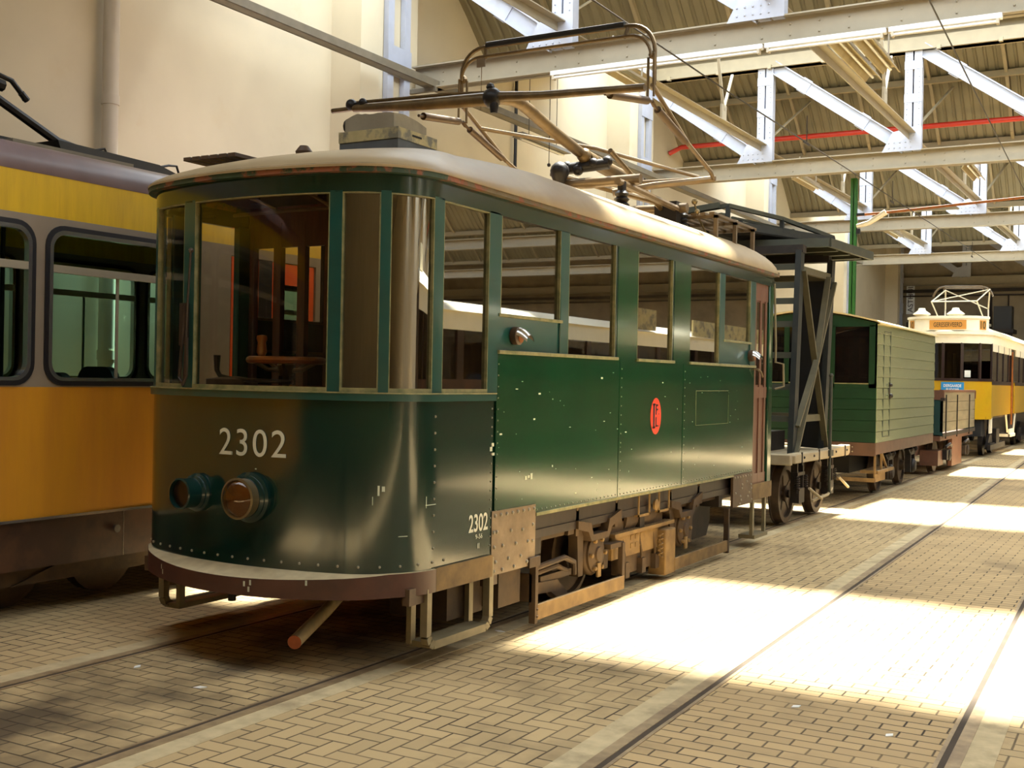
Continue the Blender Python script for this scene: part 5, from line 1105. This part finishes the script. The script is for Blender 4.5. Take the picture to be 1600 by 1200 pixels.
m.add([v for r in rg for v in r],[(j*9+i,j*9+(i+1)%9,(j+1)*9+(i+1)%9,(j+1)*9+i) for j in range(3) for i in range(9)]+[tuple(27+i for i in range(9))],0,True); m.build('front_hood','ot_cream',OT)
DB=thing('destination_box','x','x',(0,0,0)); del DB['label'],DB['category']; DB.parent=OT; DB.location=-OT.location
bp=[(-5.90,31.15),(-5.62,30.72),(-5.35,30.58),(-4.45,30.58),(-4.18,30.72),(-3.95,31.15)]
m=MB(); m.strip(bp,3.17,3.50,0,-.05); m.prism(bp,'z',3.18,3.2); m.build('case','ot_cream',DB)
m=MB(); m.strip(bp,3.50,3.56,.03,-.05); m.prism(bp,'z',3.52,3.57); m.build('lid','ot_cream',DB)
m=MB(); m.box((-5.28,30.565,3.23),(-4.40,30.58,3.46)); m.build('destination_blind','ot_orange',DB)
text_obj('destination','GERESERVEERD',.2,'ot_text',face_my(-4.84,30.562,3.345),DB,.0005,.003,fit=(.68,.12))
for (p,q,sx) in ((bp[3],bp[4],1),(bp[4],bp[5],1),(bp[0],bp[1],-1)):
    p=Vector(p);q=Vector(q); c=p.lerp(q,.5); d=(q-p).normalized(); nn=Vector((d.y,-d.x)); M4=Matrix(((d.x,0,nn.x,c.x+nn.x*.012),(d.y,0,nn.y,c.y+nn.y*.012),(0,1,0,3.345),(0,0,0,1)))
    if (q-p).length<.4 and sx>0: continue
    m=MB(); w=.13; m.add([M4@Vector((s*w,t*.12,-.004)) for s,t in ((-1,-1),(1,-1),(1,1),(-1,1))],[(0,1,2,3)]); m.build('number_blind','ot_orange',DB)
    text_obj('line_number','10',.2,'ot_text',M4,DB,.0005,.006,fit=(.2,.19))
for x in (-5.52,-4.70):
    m=MB(); m.lathe([(.06,0),(.22,.07),(.20,.10),(.10,.17),(.08,.23),(.005,.24)],(x,30.85,3.55),(0,0,1),20); m.build('roof_lamp','ot_cream',OT)
m=MB(); m.box((L_+.1,31,.98),(R_-.1,46,1.05)); m.build('floor_deck','ot_dark',OT)
m=MB(); m.box((L_+.1,33.0,1.05),(L_+.6,45,1.9)); m.box((R_-.6,37,1.05),(R_-.1,45,1.7)); m.build('bench','wood_dark',OT)
m=MB(); m.box((L_+.1,32.4,1.0),(CX-.4,32.45,3.1)); m.box((CX+.4,32.4,1.0),(R_-.1,32.45,3.1)); m.build('partition','wood_brown',OT)
m=MB(); m.box((-4.3,31.3,2.1),(-4.05,31.4,2.14)); m.box((-4.5,31.1,2.0),(-4.35,31.2,2.2)); m.build('cab_fittings','wood_door',OT)
m=MB(); m.box((-4.42,30.57,2.03),(-4.28,30.58,2.20)); m.build('window_notice','sign_white',OT)
for z in (2.15,2.32,2.49): m=MB(); m.bar((-4.42,30.70,z),(-4.13,30.84,z),.02,.02); m.build('window_bar','chrome',OT)
m=MB(); m.strip([(-3.9,31.25),(-3.95,30.9),(-4.3,30.62),(-4.92,30.5),(-5.6,30.62),(-5.95,31.25)][::-1],.55,.98,-.12,-.2); m.build('lifeguard','black_matt',OT)
for yb_ in (33.0,40.0):
    m=MB(); m.box((R_-.12,yb_-1.5,.18),(R_-.04,yb_+1.5,.32)); m.box((R_-.2,yb_-.3,.3),(R_-.05,yb_+.3,.7)); m.prism([(yb_-1.4,.2),(yb_-.9,.55),(yb_+.9,.55),(yb_+1.4,.2)],'x',R_-.2,R_-.14)
    m.box((R_-.21,yb_-1.2,.28),(R_-.08,yb_+1.2,.34)); m.build('bogie_frame','dark_iron',OT)
    for e in (-.8,.8):
        for w_ in (-.72,.72): m=MB(); m.lathe([(.05,-.06),(.353,-.06),(.345,.05),(.1,.055)],(CX+w_,yb_+e,.36),(1,0,0),22); m.build('wheel','dark_iron',OT)
m=MB(); m.box((R_-.06,31.25,.62),(R_-.02,31.6,1.02)); m.bar((R_-.03,34.5,1.05),(R_-.03,34.9,.55),.05,.04,(1,0,0)); m.bar((R_-.03,36.7,1.05),(R_-.03,36.35,.55),.05,.04,(1,0,0)); m.build('fender','ot_cream',OT)
SB=op('sign_board','sign_blue',1.60,1.90,.02,.005,[(-4.95,30.465),(-4.92,30.462),(-4.42,30.525)])
text_obj('sign_text','DIERGAARDE\nBLIJDORP',.1,'sign_white',Matrix.Translation((0,0,0))@face_my(-4.68,30.44,1.75),SB,.0005,.002,fit=(.42,.2))
OP=thing('pantograph','x','x',(0,0,0)); del OP['label'],OP['category']; OP.parent=OT; OP.location=-OT.location
py=33.0
m=MB(); m.tube([(-5.62,py,4.23),(-5.56,py,4.36),(-5.46,py,4.46),(-5.3,py,4.50),(-4.4,py,4.48),(-4.25,py,4.44),(-4.14,py,4.32),(-4.10,py,4.22)],.028,8); m.tube([(-5.35,py+.12,4.46),(-4.35,py+.12,4.44)],.02,8)
for x in (-5.34,-4.34): m.tube([(x,py,4.50),(x,py,4.32)],.02,6)
m.build('collector_bow','panto_light',OP)
m=MB()
for x in (-5.42,-4.30):
    m.tube([(x+.12,py,4.40),(x-.05,py-1.1,4.02),(x+.05,py-.4,3.55)],.02,6); m.tube([(x+.12,py,4.40),(x-.05,py+1.1,3.95),(x+.05,py+.4,3.55)],.02,6)
m.tube([(-5.3,py,4.40),(-4.35,py+1.1,3.95)],.015,6); m.tube([(-4.2,py,4.40),(-5.47,py-1.1,4.02)],.015,6); m.tube([(-5.47,py-1.1,4.02),(-4.35,py-1.1,4.02)],.018,6); m.build('frame_tube','ot_cream',OP)
m=MB(); m.box((-5.5,py-.6,3.44),(-4.2,py+.6,3.5)); m.build('base','galv',OP)
# ------------------------------------------------------------------ a further tram on the right, seen only mirrored in the windows
MT=thing('cream_tram','cream-roofed tram on the far right track, seen mirrored in the green tram windows','tram',(4.2,15,0))
for X,sg in ((3.1,-1),(5.3,1)):
    m=MB(); m.box((X,8,.7),(X-sg*.05,40,1.75)); m.build('side_panel','yt_skirt',MT)
    m=MB(); m.box((X,8,2.62),(X-sg*.05,40,2.95)); m.build('fascia','ot_cream',MT)
    for k in range(24):
        m=MB(); m.box((X,8+1.3*k,1.75),(X-sg*.05,8.22+1.3*k,2.62)); m.build('window_post','ot_dark',MT)
    m=MB(); m.box((X-sg*.03,8.1,1.75),(X-sg*.035,39.9,2.62)); m.build('window_pane','ot_glass',MT)
m=MB(); m.prism([(3.05,2.95),(3.3,3.1),(3.9,3.2),(4.5,3.2),(5.1,3.1),(5.35,2.95)],'y',7.9,40.1); m.build('roof','ot_cream',MT)
m=MB(); m.box((3.5,8.3,3.15),(4.9,9.1,3.5)); m.lathe([(.2,0),(.22,.2),(.12,.3),(.16,.45),(.02,.55)],(3.9,11.5,3.18),(0,0,1),16); m.build('roof_box','ot_cream',MT)
m=MB(); m.box((3.05,12.0,3.0),(3.09,14.0,3.3)); m.box((3.05,24.5,3.0),(3.09,26,3.5)); m.box((3.05,28.5,2.98),(3.09,36,3.4)); m.build('advert_board','vent_cream',MT)
m=MB(); m.box((3.3,8.6,.0),(5.1,39.4,.7)); m.build('underframe','dark_iron',MT)
m=MB(); m.box((3.1,8,.7),(5.3,8.05,3.0)); m.box((3.1,39.95,.7),(5.3,40,3.0)); m.build('end_wall','yt_skirt',MT)
# ------------------------------------------------------------------ light: sun and sky through the roof glazing
W=bpy.data.worlds.new('sky'); SC.world=W; W.use_nodes=True
bg=W.node_tree.nodes['Background']; bg.inputs[0].default_value=(.90,.95,1.0,1); bg.inputs[1].default_value=6.0
su=bpy.data.lights.new('sun','SUN'); su.energy=34; su.angle=math.radians(4.5); su.color=(1,.955,.86)
so=bpy.data.objects.new('sun',su); COL.objects.link(so); so.rotation_euler=(math.radians(-24),0,0); so.location=(0,60,40)
for k,y in enumerate(RIDGES[:-1]):
    if k in GLZ and not GLZ[k]: continue
    ga,gb=GLZ.get(k,(5.3,8.62)); gm=(ga+gb)/2
    al=bpy.data.lights.new('sky_portal','AREA'); al.shape='RECTANGLE'; al.size=EX-WX; al.size_y=(gb-ga)*1.04; al.energy=1
    try: al.cycles.is_portal=True
    except Exception as e: print('portal',e)
    o=bpy.data.objects.new('sky_portal',al); COL.objects.link(o)
    zc=6.88+(gm-3)*(8.55-6.88)/(S-3); o.location=((WX+EX)/2,y+gm,zc-.02); o.rotation_euler=(math.atan2(8.55-6.88,S-3),0,0)
vs_=SC.view_settings; vs_.view_transform='Standard'; vs_.look='None'; vs_.gamma=1; vs_.exposure=0.36; vs_.use_curve_mapping=False
SC.cycles.use_denoising=True; SC.cycles.max_bounces=10; SC.cycles.diffuse_bounces=5; SC.cycles.glossy_bounces=5; SC.cycles.transparent_max_bounces=24; SC.cycles.caustics_reflective=False; SC.cycles.caustics_refractive=False
